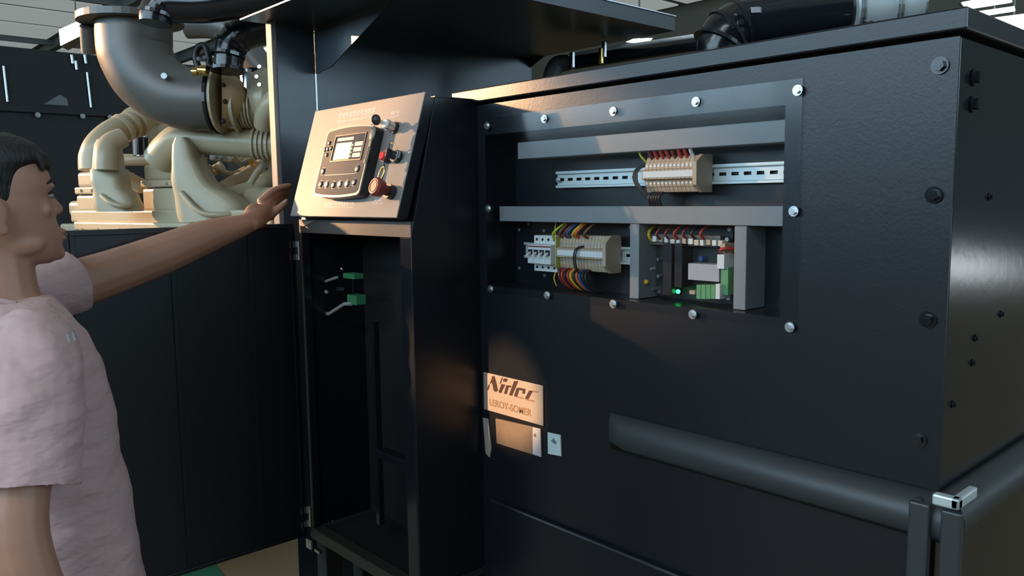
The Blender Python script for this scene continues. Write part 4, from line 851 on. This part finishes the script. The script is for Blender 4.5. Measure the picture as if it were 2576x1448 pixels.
# near (right) arm hanging
b.limb([(-1.475, -0.912, 1.365), (-1.412, -0.945, 1.22), (-1.375, -0.965, 1.10), (-1.362, -0.935, 0.96), (-1.360, -0.895, 0.855)], [0.044, 0.045, 0.041, 0.038, 0.027])
b.sph((-1.362, -0.872, 0.795), (0.020, 0.040, 0.046))
for k in range(4): b.limb([(-1.358, -0.90+0.021*k, 0.765), (-1.366, -0.888+0.021*k, 0.725), (-1.378, -0.882+0.020*k, 0.692+0.006*abs(k-1.5))], [0.0092, 0.0088, 0.0075], 10)
b.limb([(-1.362, -0.850, 0.82), (-1.380, -0.832, 0.785), (-1.388, -0.826, 0.755)], [0.011, 0.010, 0.0085], 10)
# far (left) arm stretched out to the panel
SH = V((-1.795, -0.875, 1.415)); EL = P(405, 640, x=-1.845); WR = P(612, 566, x=-1.896)
b.limb([SH, (SH+EL)/2+V((0, 0, -0.006)), EL, (EL+WR)/2+V((0, 0, 0.004)), WR], [0.054, 0.049, 0.045, 0.040, 0.026])
KN = P(672, 524, x=-1.978)
pd = (KN-WR).normalized(); sd = V((0.25, 0.35, -0.9)); sd = (sd-pd*sd.dot(pd)).normalized(); nd = pd.cross(sd)
rotp = Matrix((pd, sd, nd)).transposed()
b.sph((WR+KN)/2+pd*0.004, (0.050, 0.034, 0.017), rot=rotp); b.limb([WR, (WR+KN)/2, KN], [0.025, 0.024, 0.017])
tips = []
FIN = [(-0.026, 0.072, 0.10), (-0.009, 0.084, 0.05), (0.009, 0.078, 0.0), (0.025, 0.062, -0.05)]
for (off, ln, fan), (tu, tv, tx) in zip(FIN, ((729, 466, -1.990), (727, 479, -2.004), (723, 491, -2.014), (714, 503, -2.018))):
    base = KN+sd*off*0.95-pd*0.008; tip = P(tu, tv, x=tx); mid = base+(tip-base)*0.45+V((0.0, -0.004, 0.007)); m2 = base+(tip-base)*0.76+V((0, -0.002, 0.005))
    b.limb([base, mid, m2, tip], [0.0100, 0.0090, 0.0082, 0.0070], 10)
tb0 = WR+pd*0.026+V((0.020, 0.002, -0.008)); tb1 = P(668, 548, x=-1.955); tb2 = P(699, 526, x=-1.962); tb3 = P(720, 507, x=-1.966)
b.limb([tb0, tb1, tb2, tb3], [0.0155, 0.0125, 0.0105, 0.0085], 12)
body = b.build('body', SKIN, man); remesh(body, 0.0036, 6, 0.5)
# thumb nail
nb = B(); tdir = (tb3-tb2).normalized(); nb.sph(tb3+V((0.0075, -0.004, 0.0015)), (0.0075, 0.0025, 0.0050), 10, 6, rot=tdir.to_track_quat('X', 'Z').to_matrix()); nb.build('thumb_nail', mat('nail', (0.50, 0.32, 0.29), 0.3, noise_amt=0.05), man)
# eyes and brows
for s in (-1, 1):
    e = B(); e.sph((HX+s*0.031, -0.8405, 1.6145), (0.012, 0.009, 0.0055)); eo = e.build('eye', mat('eye_white', (0.35, 0.30, 0.28), 0.25, noise_amt=0.1), man)
    e = B(); e.sph((HX+s*0.029, -0.8335, 1.6145), (0.0052, 0.0030, 0.0050)); e.build('iris', HAIR, eo)
    e = B(); e.limb([(HX+s*0.014, -0.8275, 1.6375), (HX+s*0.030, -0.8300, 1.642), (HX+s*0.050, -0.8440, 1.636)], [0.0032, 0.0036, 0.0022], 8); e.build('eyebrow', HAIR, man)
    e = B(); e.limb([(HX+s*0.018, -0.8355, 1.6195), (HX+s*0.031, -0.8325, 1.6215), (HX+s*0.043, -0.8405, 1.6180)], [0.0016, 0.0024, 0.0016], 8); e.build('eyelash_line', HAIR, man)
e = B(); e.limb([(HX-0.018, -0.8140, 1.5452), (HX, -0.8080, 1.5452), (HX+0.018, -0.8140, 1.5452)], [0.0012, 0.0014, 0.0010], 8); e.build('mouth_line', mat('lip', (0.28, 0.10, 0.085), 0.4, noise_amt=0.1), man)
# hair: short sides, fuller top with a ragged fringe
b = B(); rings = []
for z, yf, yb, hw in ((1.552, -0.958, -0.992, 0.052), (1.562, -0.905, -1.000, 0.0655), (1.582, -0.889, -1.006, 0.0720), (1.604, -0.879, -1.012, 0.0762), (1.625, -0.872, -1.014, 0.0790), (1.645, -0.868, -1.016, 0.0815), (1.660, -0.862, -1.014, 0.0835), (1.672, -0.842, -1.010, 0.0845), (1.686, -0.836, -1.004, 0.083), (1.701, -0.846, -0.994, 0.074), (1.714, -0.866, -0.978, 0.056), (1.722, -0.895, -0.955, 0.030)):
    out = []; yc = -0.958 if z < 1.56 else -0.935
    for i in range(30):
        q = 2*math.pi*i/30; c, s = math.cos(q), math.sin(q); ly = (yf-yc) if s > 0 else (yc-yb); e = 2.6
        out.append(V((HX+hw*math.copysign(abs(c)**(2/e), c), yc+ly*math.copysign(abs(s)**(2/e), s), z)))
    rings.append(out)
b.loft(rings)
for k in range(34):       # tufts
    q = random.uniform(0, 2*math.pi); t = random.uniform(0.15, 1.0)
    cx_, cy_ = HX+0.074*t*math.cos(q), -0.925+0.078*t*math.sin(q); z = 1.717-0.042*t*t
    b.limb([(cx_, cy_, z-0.012), (cx_+0.006, cy_+0.012, z+0.001), (cx_+0.010, cy_+0.026, z-0.008*t)], [0.012, 0.010, 0.004], 7, 3)
for k in range(11):       # fringe
    x = HX-0.056+0.0112*k; yy = -0.842-0.9*(x-HX)**2*8
    b.limb([(x, yy-0.012, 1.690), (x+0.003, yy+0.009, 1.678), (x+0.007, yy+0.012, 1.660+random.uniform(-0.006, 0.006))], [0.011, 0.009, 0.003], 7, 3)
hr = b.build('hair', HAIR, man); remesh(hr, 0.0036, 2, 0.4)
# T-shirt
def wr(p, amp): 
    n = noise.noise(V((p.x*9, p.y*9, p.z*16)))+0.5*noise.noise(V((p.x*20+5, p.y*20, p.z*34)))
    return n*amp
b = B()
SEC = [(0.80, MX, -0.868, 0.187, 0.136), (0.90, MX, -0.868, 0.186, 0.136), (0.98, MX, -0.870, 0.182, 0.133), (1.08, MX, -0.876, 0.178, 0.129), (1.17, MX, -0.885, 0.180, 0.125), (1.26, MX, -0.892, 0.186, 0.124), (1.33, MX, -0.900, 0.190, 0.117), (1.38, MX, -0.908, 0.186, 0.104), (1.410, MX, -0.912, 0.155, 0.086), (1.430, MX, -0.914, 0.105, 0.076), (1.438, MX, -0.916, 0.084, 0.072)]
b.loft([ering_xy(*q, n=40, e=2.5) for q in SEC])
def sleeve(pts, rad):
    q = B(); q.limb(pts, rad, 22, 6); L_ = (len(pts)-1)*6+1       # keep the far end flat: a cloth hem
    n0 = 22*L_+22*2; b.v += q.v[:n0]; o = len(b.v)-n0
    for f, sm_ in zip(q.f, q.sm):
        if max(f) < n0: b.f.append(tuple(i+o for i in f)); b.sm.append(sm_)
b.sph((-1.478, -0.908, 1.372), 0.066); b.sph((-1.765, -0.895, 1.392), 0.070)
sleeve([(-1.490, -0.905, 1.375), (-1.448, -0.916, 1.335), (-1.410, -0.934, 1.25), (-1.394, -0.950, 1.172)], [0.064, 0.070, 0.074, 0.080])
sleeve([(-1.750, -0.900, 1.390), (SH.x+0.004, SH.y+0.02, SH.z), SH*0.60+EL*0.40+V((0.002, 0, 0.002))], [0.072, 0.070, 0.064])
st = b.build('t_shirt', SHIRT, man); remesh(st, 0.0048, 4, 0.5)
me = st.data; oc = V(WLOC[st.name]); NRM = [v.normal.copy() for v in me.vertices]
for v, nr in zip(me.vertices, NRM):      # soft folds
    w_ = v.co+oc; v.co += nr*wr(w_, 0.005 if w_.x < -1.46 else 0.009)
me.update()
b = B(); b.tube([V((MX, -0.914, 1.434))+V((0.080*math.cos(q), 0.072*math.sin(q), -0.022*math.sin(q))) for q in [2*math.pi*i/36 for i in range(37)]], 0.006, 8, cap=False); b.build('collar', SHIRT, man)
cp = B(); pq = []
for u, v in ((164, 842), (184, 836), (190, 856), (171, 864)):
    okh, hp, hn, _ = st.ray_cast(CAM-oc, ray(u, v).normalized()); pq.append(hp+oc+hn*0.0006 if okh else P(u, v, x=-1.50))
cp.prism(pq, (ray(175, 850)*-1).normalized()*0.0004); cp.build('chest_print', mat('pale_blue_print', (0.62, 0.68, 0.74), 0.6, noise_amt=0.2, nscale=80), man)
# trousers and shoes
b = B(); b.loft([ering_xy(*q) for q in ((0.80, MX, -0.872, 0.170, 0.118), (0.90, MX, -0.872, 0.168, 0.118), (0.94, MX, -0.872, 0.160, 0.112))])
for s in (-1, 1):
    x = MX+s*0.093; b.limb([(x, -0.876, 0.84), (x+s*0.008, -0.866, 0.50), (x+s*0.014, -0.902, 0.09)], [0.095, 0.072, 0.062], 18)
tr2 = b.build('trousers', JEAN, man); remesh(tr2, 0.007, 4, 0.5)
for s in (-1, 1):
    x = MX+s*0.110; b = B(); b.limb([(x, -0.945, 0.045), (x, -0.86, 0.048), (x+s*0.006, -0.765, 0.036)], [0.043, 0.046, 0.036], 14); b.box((x-0.038, -0.985, 0.0), (x+0.042, -0.745, 0.022)); b.build('shoe', BLKM, man, bevel=0.004)
